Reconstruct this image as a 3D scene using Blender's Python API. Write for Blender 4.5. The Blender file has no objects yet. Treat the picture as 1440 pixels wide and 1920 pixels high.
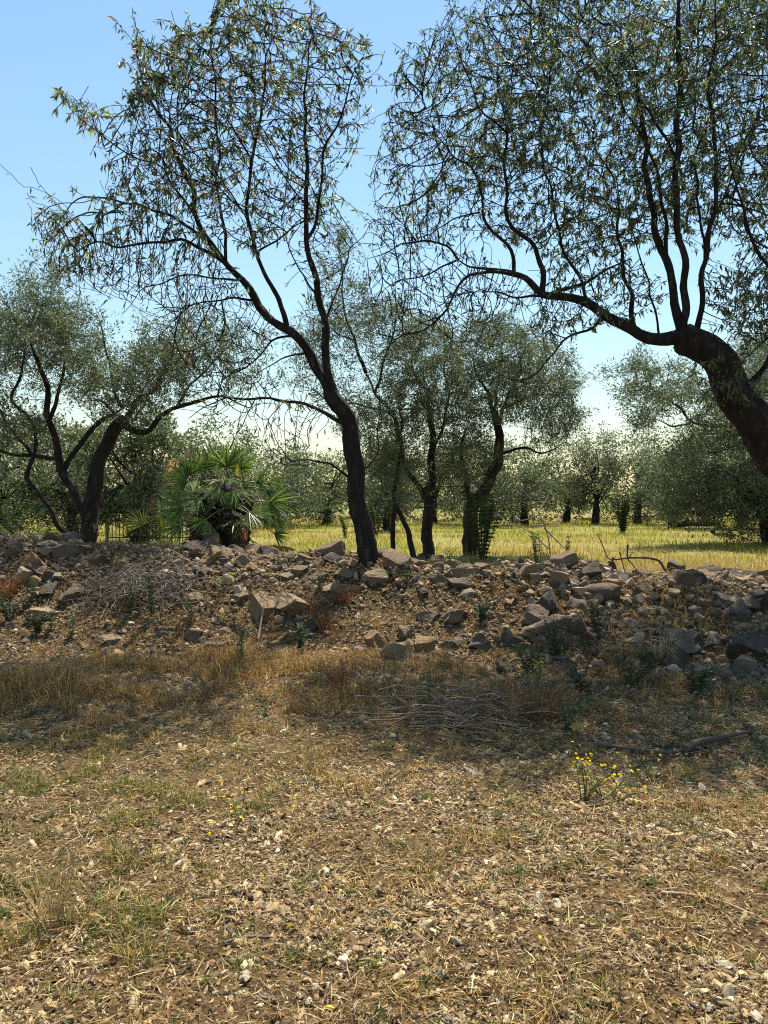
import bpy, math, time
import numpy as np
from mathutils import Vector

T0 = time.time()
sc = bpy.context.scene
R = math.radians

# ------------------------------------------------------------------ camera
FPX, CU, CV, CAMZ = 1390.0, 720.0, 960.0, 1.6
PITCH = math.atan(15.0 / FPX)
cam_d = bpy.data.cameras.new('camera')
cam = bpy.data.objects.new('camera', cam_d)
sc.collection.objects.link(cam)
cam.location = (0, 0, CAMZ)
cam.rotation_euler = (math.pi / 2 - PITCH, 0, 0)
cam_d.sensor_fit = 'VERTICAL'
cam_d.sensor_height = 36.0
cam_d.sensor_width = 27.0
cam_d.lens = FPX / 1920 * 36
cam_d.clip_start = 0.05
cam_d.clip_end = 5000
sc.camera = cam

# ------------------------------------------------------------------ sky, sun, exposure
SUN_EL, SUN_AZ = 61.0, 13.0            # degrees up, degrees right of straight ahead
w = bpy.data.worlds.new('World')
sc.world = w
w.use_nodes = True
nt = w.node_tree
bg = nt.nodes['Background']
sky = nt.nodes.new('ShaderNodeTexSky')
sky.sky_type = 'NISHITA'
sky.sun_disc = False
sky.sun_elevation = R(SUN_EL)
sky.sun_rotation = R(SUN_AZ)
sky.altitude = 50
sky.air_density = 2.0
sky.dust_density = 0.0
sky.ozone_density = 6.5
nt.links.new(sky.outputs[0], bg.inputs[0])
bg.inputs[1].default_value = 0.070
sl = bpy.data.lights.new('sun', 'SUN')
sl.energy = 5.0
sl.angle = R(0.53)
sl.color = (1.0, 0.92, 0.79)
sun = bpy.data.objects.new('sun', sl)
sc.collection.objects.link(sun)
sun_dir = Vector((math.sin(R(SUN_AZ)) * math.cos(R(SUN_EL)), math.cos(R(SUN_AZ)) * math.cos(R(SUN_EL)), math.sin(R(SUN_EL))))
sun.rotation_euler = sun_dir.to_track_quat('Z', 'Y').to_euler()
sun.location = (4, 20, 30)
sc.view_settings.view_transform = 'Standard'
sc.view_settings.look = 'None'
sc.view_settings.gamma = 1
sc.view_settings.exposure = 1.15
sc.render.engine = 'CYCLES'
cy = sc.cycles
cy.use_denoising = False
cy.max_bounces = 6
cy.diffuse_bounces = 3
cy.glossy_bounces = 2
cy.transmission_bounces = 4
cy.transparent_max_bounces = 4
cy.sample_clamp_indirect = 6
cy.filter_width = 1.1

# ------------------------------------------------------------------ helpers
rng = np.random.default_rng(7)
COL = sc.collection

def P(u, v, d):
    """world point seen at photo pixel (u, v), d metres in front of the camera"""
    a, b = (u - CU) / FPX, (CV - v) / FPX
    c, s = math.cos(PITCH), math.sin(PITCH)
    y = c + b * s
    z = -s + b * c
    return np.array([a * d / y, d, CAMZ + z * d / y])

def px(p):
    c, s = math.cos(PITCH), math.sin(PITCH)
    p = np.asarray(p, float)
    dx, dy, dz = p[..., 0], p[..., 1], p[..., 2] - CAMZ
    f = dy * c - dz * s
    up = dy * s + dz * c
    return CU + FPX * dx / f, CV - FPX * up / f

def sstep(a, b, x):
    t = np.clip((np.asarray(x, float) - a) / (b - a), 0, 1)
    return t * t * (3 - 2 * t)

def hash2(ix, iy, seed):
    n = (ix.astype(np.int64) * 374761393 + iy.astype(np.int64) * 668265263 + seed * 1442695041) & 0x7fffffff
    n = ((n ^ (n >> 13)) * 1274126177) & 0x7fffffff
    return ((n ^ (n >> 16)) & 0xffff) / 65535.0

def vnoise(x, y, scale, seed=0):
    x = np.asarray(x, float) / scale
    y = np.asarray(y, float) / scale
    ix, iy = np.floor(x), np.floor(y)
    fx, fy = x - ix, y - iy
    fx, fy = fx * fx * (3 - 2 * fx), fy * fy * (3 - 2 * fy)
    a, b = hash2(ix, iy, seed), hash2(ix + 1, iy, seed)
    c, d = hash2(ix, iy + 1, seed), hash2(ix + 1, iy + 1, seed)
    return (a * (1 - fx) + b * fx) * (1 - fy) + (c * (1 - fx) + d * fx) * fy

def fbm(x, y, scale, seed=0, n=3):
    s, a, t = 0, 1.0, 0
    for i in range(n):
        s = s + a * vnoise(x, y, scale / 2 ** i, seed + i * 17)
        t += a
        a *= 0.5
    return s / t

def unit(v):
    v = np.asarray(v, float)
    return v / np.maximum(np.linalg.norm(v, axis=-1, keepdims=True), 1e-9)

def mesh(name, V, F, col=None, smooth=False, mat=None):
    """F: list of (k, n) index arrays; col: (nv, 3) base colours"""
    if not isinstance(F, (list, tuple)):
        F = [F]
    F = [np.asarray(f, np.int32) for f in F if len(f)]
    V = np.asarray(V, np.float32)
    me = bpy.data.meshes.new(name)
    me.vertices.add(len(V))
    me.vertices.foreach_set('co', V.ravel())
    nl = sum(f.size for f in F)
    npoly = sum(len(f) for f in F)
    me.loops.add(nl)
    me.polygons.add(npoly)
    me.loops.foreach_set('vertex_index', np.concatenate([f.ravel() for f in F]))
    tot = np.concatenate([np.full(len(f), f.shape[1], np.int32) for f in F])
    st = np.concatenate([[0], np.cumsum(tot)[:-1]]).astype(np.int32)
    me.polygons.foreach_set('loop_start', st)
    me.polygons.foreach_set('loop_total', tot)
    me.polygons.foreach_set('use_smooth', np.full(npoly, smooth, bool))
    me.update(calc_edges=True)
    me.validate()
    if col is not None:
        c = np.ones((len(V), 4), np.float32)
        c[:, :3] = col
        at = me.attributes.new('tint', 'FLOAT_COLOR', 'POINT')
        at.data.foreach_set('color', c.ravel())
    if mat:
        me.materials.append(mat)
    return me

def obj(name, me, parent=None, loc=None):
    o = bpy.data.objects.new(name, me)
    COL.objects.link(o)
    if parent:
        o.parent = parent
    if loc is not None:
        o.location = loc
    return o

def tag(o, label=None, cat=None, group=None, kind=None):
    if label:
        o['label'] = label
    if cat:
        o['category'] = cat
    if group:
        o['group'] = group
    if kind:
        o['kind'] = kind
    return o

def thing(name, label, cat, loc=(0, 0, 0), group=None):
    o = bpy.data.objects.new(name, None)
    o.empty_display_size = 0.2
    COL.objects.link(o)
    o.location = loc
    return tag(o, label, cat, group)

class Acc:
    """collects triangles/quads with colours into one mesh"""
    def __init__(s):
        s.V, s.F3, s.F4, s.C, s.n = [], [], [], [], 0
    def add(s, V, F, col=None):
        V = np.asarray(V, float)
        F = np.asarray(F)
        (s.F3 if F.shape[1] == 3 else s.F4).append(F + s.n)
        s.V.append(V)
        if col is not None:
            s.C.append(np.broadcast_to(np.asarray(col, float), (len(V), 3)))
        s.n += len(V)
    def build(s, name, mat, parent=None, smooth=False, loc=None, origin=None):
        V = np.concatenate(s.V)
        if origin is not None:
            V = V - np.asarray(origin)
        F = []
        if s.F3: F.append(np.concatenate(s.F3))
        if s.F4: F.append(np.concatenate(s.F4))
        me = mesh(name, V, F, np.concatenate(s.C) if s.C else None, smooth, mat)
        return obj(name, me, parent, loc)

def tube(acc, pts, rad, sides=8, rough=0.0, col=None, seed=0, cap=True):
    pts = np.asarray(pts, float)
    rad = np.broadcast_to(np.asarray(rad, float), (len(pts),))
    t = np.gradient(pts, axis=0)
    t = unit(t)
    ref = np.array([0.31, 0.95, 0.05]) if abs(t[0][1]) < 0.8 else np.array([1.0, 0.1, 0.0])
    n = np.zeros_like(pts)
    cur = unit(ref - t[0] * ref.dot(t[0]))
    for i in range(len(pts)):
        cur = unit(cur - t[i] * cur.dot(t[i]))
        n[i] = cur
    b = np.cross(t, n)
    ang = np.arange(sides) * 2 * np.pi / sides
    rr = np.repeat(rad[:, None], sides, 1)
    if rough > 0:
        L = np.concatenate([[0], np.cumsum(np.linalg.norm(np.diff(pts, axis=0), axis=1))])
        A, LL = np.meshgrid(ang, L)
        rs = np.random.default_rng(seed)
        m = np.zeros_like(A)
        for k in range(7):
            m += np.sin(A * rs.integers(1, 5) + LL * rs.uniform(-9, 9) + rs.uniform(0, 6.3)) * rs.uniform(0.4, 1)
        m += rs.normal(0, 1.0, A.shape)
        if sides > 12:
            m += 1.1 * np.sin(A * 6 + np.sin(LL * 2.3 + 1) * 2.2) + 0.9 * np.sin(A * 9 + LL * 3.1 + np.sin(LL * 5))
            for _ in range(9):
                da = np.angle(np.exp(1j * (A - rs.uniform(0, 6.28))))
                m += rs.uniform(0.8, 2.6) * np.exp(-(da / 0.45) ** 2 - ((LL - rs.uniform(0, L[-1])) / 0.09) ** 2)
        rr = rr * (1 + rough * m * 0.35)
    ring = pts[:, None, :] + rr[..., None] * (np.cos(ang)[None, :, None] * n[:, None, :] + np.sin(ang)[None, :, None] * b[:, None, :])
    V = ring.reshape(-1, 3)
    k = len(pts)
    i = np.arange(k - 1)[:, None] * sides
    j = np.arange(sides)[None, :]
    j2 = (j + 1) % sides
    F = np.stack([i + j, i + j2, i + sides + j2, i + sides + j], -1).reshape(-1, 4)
    acc.add(V, F, col)
    if cap:
        acc.add(np.concatenate([ring[0], [pts[0]]]), np.stack([(np.arange(sides) + 1) % sides, np.arange(sides), np.full(sides, sides)], -1), col)
        acc.add(np.concatenate([ring[-1], [pts[-1] + t[-1] * rad[-1] * 0.4]]),
                np.stack([np.arange(sides), (np.arange(sides) + 1) % sides, np.full(sides, sides)], -1), col)

def catmull(pts, step):
    """pts (n, k): first three columns are positions"""
    pts = np.asarray(pts, float)
    if len(pts) < 3:
        pts = np.array([pts[0], (pts[0] + pts[-1]) / 2, pts[-1]])
    ext = np.vstack([2 * pts[0] - pts[1], pts, 2 * pts[-1] - pts[-2]])
    out = []
    for i in range(1, len(ext) - 2):
        p0, p1, p2, p3 = ext[i - 1:i + 3]
        n = max(1, int(np.ceil(np.linalg.norm(p2[:3] - p1[:3]) / step)))
        for t in np.arange(n) / n:
            out.append(0.5 * (2 * p1 + (p2 - p0) * t + (2 * p0 - 5 * p1 + 4 * p2 - p3) * t * t + (3 * p1 - p0 - 3 * p2 + p3) * t ** 3))
    out.append(pts[-1])
    return np.array(out)

# ------------------------------------------------------------------ materials
def new_mat(name):
    m = bpy.data.materials.new(name)
    m.use_nodes = True
    n = m.node_tree
    n.nodes.clear()
    out = n.nodes.new('ShaderNodeOutputMaterial')
    return m, n, out

def N(n, typ, **kw):
    nd = n.nodes.new(typ)
    for k, v in kw.items():
        setattr(nd, k, v)
    return nd

def ramp(n, fac, stops):
    r = N(n, 'ShaderNodeValToRGB')
    els = r.color_ramp.elements
    while len(els) < len(stops):
        els.new(0.5)
    for e, (p, c) in zip(els, stops):
        e.position = p
        e.color = (*c, 1)
    n.links.new(fac, r.inputs[0])
    return r.outputs[0]

def mixc(n, fac, a, b, mode='MIX'):
    m = N(n, 'ShaderNodeMix', data_type='RGBA', blend_type=mode)
    for sock, val in ((m.inputs[0], fac), (m.inputs[6], a), (m.inputs[7], b)):
        if hasattr(val, 'is_linked') or hasattr(val, 'links'):
            n.links.new(val, sock)
        elif isinstance(val, (int, float)):
            sock.default_value = val
        else:
            sock.default_value = (*val, 1)
    return m.outputs[2]

def noise(n, scale, detail=4, rough=0.6, coord='Object', vec=None):
    t = N(n, 'ShaderNodeTexNoise')
    t.inputs['Scale'].default_value = scale
    t.inputs['Detail'].default_value = detail
    t.inputs['Roughness'].default_value = rough
    if vec is None:
        tc = N(n, 'ShaderNodeTexCoord')
        vec = tc.outputs[coord]
    n.links.new(vec, t.inputs['Vector'])
    return t.outputs[0]

def bump(n, h, strength, dist=0.02):
    b = N(n, 'ShaderNodeBump')
    b.inputs['Strength'].default_value = strength
    b.inputs['Distance'].default_value = dist
    n.links.new(h, b.inputs['Height'])
    return b.outputs[0]

def leaf_mat(name, trans=0.35, rough=0.45, under=None, spec=0.4):
    """thin leaf: tint attribute, paler underside if asked, light passing through"""
    m, n, out = new_mat(name)
    a = N(n, 'ShaderNodeAttribute', attribute_name='tint')
    c = a.outputs['Color']
    if under:
        g = N(n, 'ShaderNodeNewGeometry')
        c = mixc(n, g.outputs['Backfacing'], c, mixc(n, 0.75, c, under))
    p = N(n, 'ShaderNodeBsdfPrincipled')
    n.links.new(c, p.inputs['Base Color'])
    p.inputs['Roughness'].default_value = rough
    p.inputs['Specular IOR Level'].default_value = spec
    t = N(n, 'ShaderNodeBsdfTranslucent')
    hs = N(n, 'ShaderNodeHueSaturation')
    hs.inputs['Saturation'].default_value = 1.15
    hs.inputs['Value'].default_value = 1.5
    n.links.new(a.outputs['Color'], hs.inputs['Color'])
    n.links.new(hs.outputs[0], t.inputs[0])
    mx = N(n, 'ShaderNodeMixShader')
    mx.inputs[0].default_value = trans
    n.links.new(p.outputs[0], mx.inputs[1])
    n.links.new(t.outputs[0], mx.inputs[2])
    n.links.new(mx.outputs[0], out.inputs[0])
    return m

def bark_mat(name, c1, c2, c3, scale=14):
    m, n, out = new_mat(name)
    tc = N(n, 'ShaderNodeTexCoord')
    mp = N(n, 'ShaderNodeMapping')
    mp.inputs['Scale'].default_value = (1, 1, 0.35)
    n.links.new(tc.outputs['Object'], mp.inputs[0])
    f1 = noise(n, scale, 6, 0.7, vec=mp.outputs[0])
    f2 = noise(n, scale * 3.3, 5, 0.7, vec=mp.outputs[0])
    c = ramp(n, f1, [(0.3, c1), (0.55, c2), (0.75, c3)])
    c = mixc(n, f2, c, mixc(n, 0.6, c, (0.02, 0.017, 0.015)), 'MIX')
    v = N(n, 'ShaderNodeTexVoronoi', feature='DISTANCE_TO_EDGE')
    v.inputs['Scale'].default_value = scale * 1.6
    n.links.new(mp.outputs[0], v.inputs['Vector'])
    mth = N(n, 'ShaderNodeMath', operation='ADD')
    n.links.new(f2, mth.inputs[0])
    n.links.new(v.outputs[0], mth.inputs[1])
    p = N(n, 'ShaderNodeBsdfPrincipled')
    p.inputs['Roughness'].default_value = 0.9
    p.inputs['Specular IOR Level'].default_value = 0.2
    n.links.new(c, p.inputs['Base Color'])
    n.links.new(bump(n, mth.outputs[0], 1.0, 0.06), p.inputs['Normal'])
    n.links.new(p.outputs[0], out.inputs[0])
    return m

def tint_mat(name, rough=0.9, nscale=30, namt=0.5, bmp=0.5, bdist=0.01, spec=0.2):
    """tint attribute varied by noise"""
    m, n, out = new_mat(name)
    a = N(n, 'ShaderNodeAttribute', attribute_name='tint')
    f = noise(n, nscale, 5, 0.7)
    k = ramp(n, f, [(0.25, (1 - namt,) * 3), (0.75, (1 + namt * 0.4,) * 3)])
    c = mixc(n, 1.0, a.outputs['Color'], k, 'MULTIPLY')
    p = N(n, 'ShaderNodeBsdfPrincipled')
    p.inputs['Roughness'].default_value = rough
    p.inputs['Specular IOR Level'].default_value = spec
    n.links.new(c, p.inputs['Base Color'])
    n.links.new(bump(n, f, bmp, bdist), p.inputs['Normal'])
    n.links.new(p.outputs[0], out.inputs[0])
    return m

def rock_mat(name, spread=1.0):
    m, n, out = new_mat(name)
    oi = N(n, 'ShaderNodeObjectInfo')
    a = N(n, 'ShaderNodeAttribute', attribute_name='tint')
    tc = N(n, 'ShaderNodeTexCoord')
    va = N(n, 'ShaderNodeVectorMath', operation='ADD')
    vs = N(n, 'ShaderNodeVectorMath', operation='SCALE')
    cv = N(n, 'ShaderNodeCombineXYZ')
    n.links.new(oi.outputs['Random'], cv.inputs[0])
    n.links.new(oi.outputs['Random'], cv.inputs[2])
    n.links.new(cv.outputs[0], vs.inputs[0])
    vs.inputs['Scale'].default_value = 37.0
    n.links.new(tc.outputs['Object'], va.inputs[0])
    n.links.new(vs.outputs[0], va.inputs[1])
    vec = va.outputs[0]
    f1 = noise(n, 9, 6, 0.7, vec=vec)
    f2 = noise(n, 45, 5, 0.75, vec=vec)
    f3 = noise(n, 5, 4, 0.65, vec=vec)
    c = mixc(n, f1, mixc(n, 1.0, a.outputs['Color'], (0.5, 0.45, 0.42), 'MULTIPLY'), mixc(n, 1.0, a.outputs['Color'], (1.45, 1.4, 1.3), 'MULTIPLY'))
    lich = ramp(n, f3, [(0.52, (0, 0, 0)), (0.62, (1, 1, 1))])
    c = mixc(n, 0.55, c, mixc(n, lich, c, (0.16, 0.145, 0.11)))
    lich2 = ramp(n, f2, [(0.60, (0, 0, 0)), (0.68, (1, 1, 1))])
    c = mixc(n, lich2, c, mixc(n, 0.6, c, (0.05, 0.045, 0.04)))
    v = N(n, 'ShaderNodeTexVoronoi')
    v.inputs['Scale'].default_value = 24
    n.links.new(vec, v.inputs['Vector'])
    ad = N(n, 'ShaderNodeMath', operation='ADD')
    n.links.new(f2, ad.inputs[0])
    n.links.new(v.outputs['Distance'], ad.inputs[1])
    p = N(n, 'ShaderNodeBsdfPrincipled')
    p.inputs['Roughness'].default_value = 0.92
    p.inputs['Specular IOR Level'].default_value = 0.25
    n.links.new(c, p.inputs['Base Color'])
    n.links.new(bump(n, ad.outputs[0], 0.9, 0.02), p.inputs['Normal'])
    n.links.new(p.outputs[0], out.inputs[0])
    return m

def soil_mat(name):
    m, n, out = new_mat(name)
    tc = N(n, 'ShaderNodeTexCoord')
    o = tc.outputs['Object']
    big = noise(n, 0.55, 5, 0.6, vec=o)
    mid = noise(n, 6, 6, 0.7, vec=o)
    fine = noise(n, 70, 4, 0.7, vec=o)
    c = ramp(n, mid, [(0.28, (0.045, 0.026, 0.012)), (0.5, (0.105, 0.064, 0.028)), (0.72, (0.22, 0.145, 0.066))])
    c2 = ramp(n, mid, [(0.3, (0.04, 0.028, 0.012)), (0.55, (0.095, 0.065, 0.026)), (0.75, (0.19, 0.13, 0.055))])
    c = mixc(n, ramp(n, big, [(0.42, (0, 0, 0)), (0.6, (1, 1, 1))]), c, c2)
    v = N(n, 'ShaderNodeTexVoronoi')
    v.inputs['Scale'].default_value = 42
    n.links.new(o, v.inputs['Vector'])
    sepv = N(n, 'ShaderNodeSeparateColor')
    n.links.new(v.outputs['Color'], sepv.inputs[0])
    grit = mixc(n, 0.55, c, mixc(n, 1.0, c, ramp(n, sepv.outputs[0], [(0.0, (0.35, 0.33, 0.3)), (1.0, (1.7, 1.65, 1.5))]), 'MULTIPLY'))
    grit = mixc(n, fine, mixc(n, 1.0, grit, (0.6, 0.6, 0.6), 'MULTIPLY'), mixc(n, 1.0, grit, (1.4, 1.4, 1.4), 'MULTIPLY'))
    # grassy beyond the bank
    g = N(n, 'ShaderNodeSeparateXYZ')
    n.links.new(o, g.inputs[0])
    mr = N(n, 'ShaderNodeMapRange')
    mr.inputs['From Min'].default_value = 11
    mr.inputs['From Max'].default_value = 16
    n.links.new(g.outputs[1], mr.inputs[0])
    grass = ramp(n, mid, [(0.3, (0.12, 0.115, 0.025)), (0.5, (0.22, 0.19, 0.05)), (0.72, (0.33, 0.26, 0.10))])
    c = mixc(n, mr.outputs[0], grit, grass)
    p = N(n, 'ShaderNodeBsdfPrincipled')
    p.inputs['Roughness'].default_value = 0.95
    p.inputs['Specular IOR Level'].default_value = 0.15
    n.links.new(c, p.inputs['Base Color'])
    ad = N(n, 'ShaderNodeMath', operation='ADD')
    n.links.new(fine, ad.inputs[0])
    n.links.new(v.outputs['Distance'], ad.inputs[1])
    n.links.new(bump(n, ad.outputs[0], 0.9, 0.02), p.inputs['Normal'])
    n.links.new(p.outputs[0], out.inputs[0])
    return m

M = dict(
    almond_leaf=leaf_mat('almond leaf', 0.42, 0.45, spec=0.4),
    olive_leaf=leaf_mat('olive leaf', 0.35, 0.48, spec=0.3, under=(0.20, 0.225, 0.16)),
    palm_leaf=leaf_mat('palm leaf', 0.45, 0.4, spec=0.5),
    weed=leaf_mat('weed leaf', 0.3, 0.5),
    straw=leaf_mat('straw', 0.3, 0.6, spec=0.3),
    bark=bark_mat('almond bark', (0.016, 0.014, 0.013), (0.05, 0.043, 0.038), (0.20, 0.18, 0.155)),
    olive_bark=bark_mat('olive bark', (0.018, 0.016, 0.014), (0.055, 0.048, 0.041), (0.20, 0.18, 0.155), 10),
    twig=tint_mat('dead twig', 0.9, 25, 0.4, 0.3),
    rock=rock_mat('field stone'),
    pebble=tint_mat('pebble', 0.9, 60, 0.35, 0.4, 0.004),
    soil=soil_mat('dry soil'),
)

# ------------------------------------------------------------------ terrain
def g0(x, y):
    """the lie of the land without the bank"""
    x = np.asarray(x, float)
    y = np.asarray(y, float)
    near = (1 - sstep(60, 120, y)) * (fbm(x, y, 1.7, 3) - 0.5) * 0.10
    return 0.5 * sstep(9.0, 12.0, y) + near

XF = [-12, -5, -3.2, 0, 2, 3.6, 6, 12]
def bank(x, y):
    x = np.asarray(x, float)
    y = np.asarray(y, float)
    yf = np.interp(x, XF, [7.7, 7.8, 7.8, 7.7, 7.0, 6.3, 6.1, 6.1])
    yc = np.interp(x, XF, [10.3, 10.3, 10.1, 9.7, 9.0, 8.3, 8.1, 8.1])
    zc = np.interp(x, XF, [1.12, 1.10, 1.05, 0.84, 0.80, 0.74, 0.72, 0.72])
    t = np.clip((y - yf) / (yc - yf), 0, 1)
    up = 0.55 * t + 0.45 * t * t * (3 - 2 * t)
    dn = sstep(0, 1, (y - yc) / 1.9)
    h = zc * up * (1 - dn) + (0.45 * dn)
    lump = (fbm(x, y, 0.8, 11) - 0.5) * 0.34 * np.clip(t * 3, 0, 1) * (1 - 0.7 * dn)
    return h + lump - 0.03 * (t <= 0) - np.where(y < yf, (yf - y) * 0.5, 0) - np.where(y > yc + 1.9, (y - yc - 1.9) * 0.3, 0)

def hz(x, y):
    return np.maximum(g0(x, y), bank(x, y))

def hit(u, v, dmin=2.0, dmax=60.0):
    """where the photo pixel's ray meets the ground or the bank"""
    ds = np.concatenate([np.arange(dmin, 14, 0.02), np.arange(14, dmax, 0.2)])
    pts = np.array([P(u, v, 1.0)]) - np.array([[0, 0, CAMZ]])
    pts = pts * ds[:, None] + np.array([0, 0, CAMZ])
    below = pts[:, 2] <= hz(pts[:, 0], pts[:, 1])
    i = int(np.argmax(below)) if below.any() else len(ds) - 1
    return pts[i]

def grid_mesh(name, xs, ys, fn, mat):
    X, Y = np.meshgrid(xs, ys)
    V = np.stack([X, Y, fn(X, Y)], -1).reshape(-1, 3)
    nx, ny = len(xs), len(ys)
    i = (np.arange(ny - 1)[:, None] * nx + np.arange(nx - 1)[None, :]).ravel()
    F = np.stack([i, i + 1, i + nx + 1, i + nx], -1)
    return mesh(name, V, F, None, True, mat)

t = np.linspace(-1, 1, 221)
xs = np.sinh(t * 7.2) / math.sinh(7.2) * 1500
ta = np.linspace(-1, 0, 40)[:-1]
ys = np.concatenate([-np.sinh(-ta * 5) / math.sinh(5) * 300 + 0, np.arange(0, 14, 0.12), 14 + np.sinh(np.linspace(0, 1, 120) * 7) / math.sinh(7) * 2500])
ground = tag(obj('ground', grid_mesh('ground', xs, ys, g0, M['soil'])), kind='structure')

# ------------------------------------------------------------------ rubble bank
wall = thing('rubble_wall', 'long low collapsed dry stone wall of loose rubble crossing under the trees', 'stone wall', (0, 9, 0))
WALL0 = np.array([0, 9, 0])
me = grid_mesh('earth_bank', np.arange(-11, 11, 0.09), np.arange(5.6, 13.2, 0.09), bank, M['soil'])
o = obj('earth_bank', me, wall)
o.location = -WALL0

def ico(sub):
    g = (1 + 5 ** 0.5) / 2
    V = [(-1, g, 0), (1, g, 0), (-1, -g, 0), (1, -g, 0), (0, -1, g), (0, 1, g), (0, -1, -g), (0, 1, -g), (g, 0, -1), (g, 0, 1), (-g, 0, -1), (-g, 0, 1)]
    F = [(0, 11, 5), (0, 5, 1), (0, 1, 7), (0, 7, 10), (0, 10, 11), (1, 5, 9), (5, 11, 4), (11, 10, 2), (10, 7, 6), (7, 1, 8),
         (3, 9, 4), (3, 4, 2), (3, 2, 6), (3, 6, 8), (3, 8, 9), (4, 9, 5), (2, 4, 11), (6, 2, 10), (8, 6, 7), (9, 8, 1)]
    V = [unit(v) for v in V]
    for _ in range(sub):
        mid, F2 = {}, []
        def m(a, b):
            k = (min(a, b), max(a, b))
            if k not in mid:
                mid[k] = len(V)
                V.append(unit(V[a] + V[b]))
            return mid[k]
        for a, b, c in F:
            ab, bc, ca = m(a, b), m(b, c), m(c, a)
            F2 += [(a, ab, ca), (b, bc, ab), (c, ca, bc), (ab, bc, ca)]
        F = F2
    return np.array(V), np.array(F)

ICO = {s: ico(s) for s in (0, 1, 2, 3)}

def rock_shape(rs, sub=2, cuts=9, rough=0.05):
    V, F = ICO[sub]
    V = V.copy()
    q, _ = np.linalg.qr(rs.normal(0, 1, (3, 3)))
    planes = [sg * q[:, i] + rs.normal(0, 0.22, 3) for i in range(3) for sg in (-1, 1)]
    planes += [rs.normal(0, 1, 3) for _ in range(max(0, cuts - 6))]
    for k, nrm in enumerate(planes):
        nrm = unit(nrm)
        dd = rs.uniform(0.48, 0.66) if k < 6 else rs.uniform(0.62, 0.82)
        V -= np.maximum(0, V @ nrm - dd)[:, None] * nrm
    for _ in range(5):
        k = rs.normal(0, 3.2, 3)
        V *= 1 + rough * np.sin(V @ k + rs.uniform(0, 6.3))[:, None]
    V *= 1 + rs.normal(0, rough * 0.45, (len(V), 1))
    V *= np.array([rs.uniform(0.85, 1.2), rs.uniform(0.75, 1.0), rs.uniform(0.6, 0.9)])
    lo, hi = V.min(0), V.max(0)
    return (V - (lo + hi) / 2) / (hi - lo).max() * 1.0, F

ROCKCOL = 0.88 * np.array([(0.30, 0.215, 0.13), (0.235, 0.18, 0.125), (0.17, 0.135, 0.10), (0.36, 0.28, 0.185), (0.30, 0.20, 0.105), (0.115, 0.097, 0.08)])
rs = np.random.default_rng(21)
rock_meshes = []
for k in range(18):
    V, F = rock_shape(rs, 2, 9, 0.035)
    rock_meshes.append(mesh('stone', V, F, np.broadcast_to(ROCKCOL[k % 6] * rs.uniform(0.85, 1.15), (len(V), 3)), False, M['rock']))

big_meshes = []
for k in range(12):
    V, F = rock_shape(rs, 3, 9, 0.04)
    big_meshes.append(mesh('stone', V, F, np.broadcast_to(ROCKCOL[k % 6] * rs.uniform(0.85, 1.15), (len(V), 3)), False, M['rock']))

def rot_rand(rs, tilt=0.5):
    return (rs.normal(0, tilt), rs.normal(0, tilt), rs.uniform(0, 6.28))

# the stones that stand out, by where they lie (pixel, width, height, colour index)
NAMED = [(402, 1036, 46, 30, 4), (340, 1046, 34, 18, 4), (458, 1046, 42, 34, 1), (490, 1042, 22, 13, 3), (530, 1030, 52, 24, 1),
         (785, 1044, 34, 18, 5), (822, 1043, 40, 18, 2), (995, 1062, 48, 28, 3), (972, 1052, 26, 24, 5), (1110, 1062, 56, 30, 5),
         (1305, 1080, 46, 22, 5), (1345, 1078, 46, 24, 1), (1388, 1076, 50, 30, 5), (352, 1122, 46, 22, 3),
         (450, 1112, 32, 28, 0), (310, 1174, 48, 22, 2), (360, 1184, 42, 24, 1), (412, 1200, 50, 30, 4), (85, 1146, 60, 22, 3),
         (215, 1195, 52, 18, 3), (520, 1206, 46, 36, 2), (702, 1192, 62, 42, 4), (748, 1218, 66, 50, 0), (762, 1182, 40, 30, 1),
         (797, 1198, 46, 34, 4), (852, 1196, 48, 40, 2), (902, 1190, 66, 44, 2), (960, 1192, 54, 40, 5), (1040, 1166, 96, 48, 1),
         (1062, 1192, 46, 28, 1), (810, 1146, 40, 28, 2), (845, 1150, 56, 24, 1), (950, 1250, 70, 26, 1), (786, 1270, 42, 20, 4),
         (1252, 1172, 66, 30, 2), (1268, 1196, 90, 42, 5), (1392, 1246, 60, 36, 1), (1356, 1262, 36, 30, 2), (1402, 1282, 40, 18, 2),
         (640, 1098, 66, 26, 3), (650, 1070, 40, 24, 1), (600, 1072, 46, 26, 2), (560, 1066, 40, 22, 1), (580, 1052, 36, 16, 5),
         (520, 1060, 46, 24, 2), (1120, 1120, 30, 22, 3), (1150, 1108, 34, 26, 1), (1200, 1122, 26, 22, 3), (1225, 1115, 34, 24, 2),
         (1345, 1115, 24, 18, 3), (1380, 1140, 60, 44, 5), (1240, 1090, 36, 22, 2), (1165, 1078, 44, 26, 5), (1425, 1110, 46, 34, 5),
         (290, 1030, 30, 15, 1), (230, 1022, 32, 15, 2), (160, 1026, 34, 16, 1), (95, 1018, 44, 16, 1), (140, 1100, 70, 34, 2), (95, 1095, 46, 26, 5)]
stones = []
rs = np.random.default_rng(5)
for (u, v, ww, hh, ci) in NAMED:
    p = hit(u, v + hh * 0.35)
    stones.append((p, ww / FPX * p[1], hh / FPX * p[1], ci))
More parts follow.
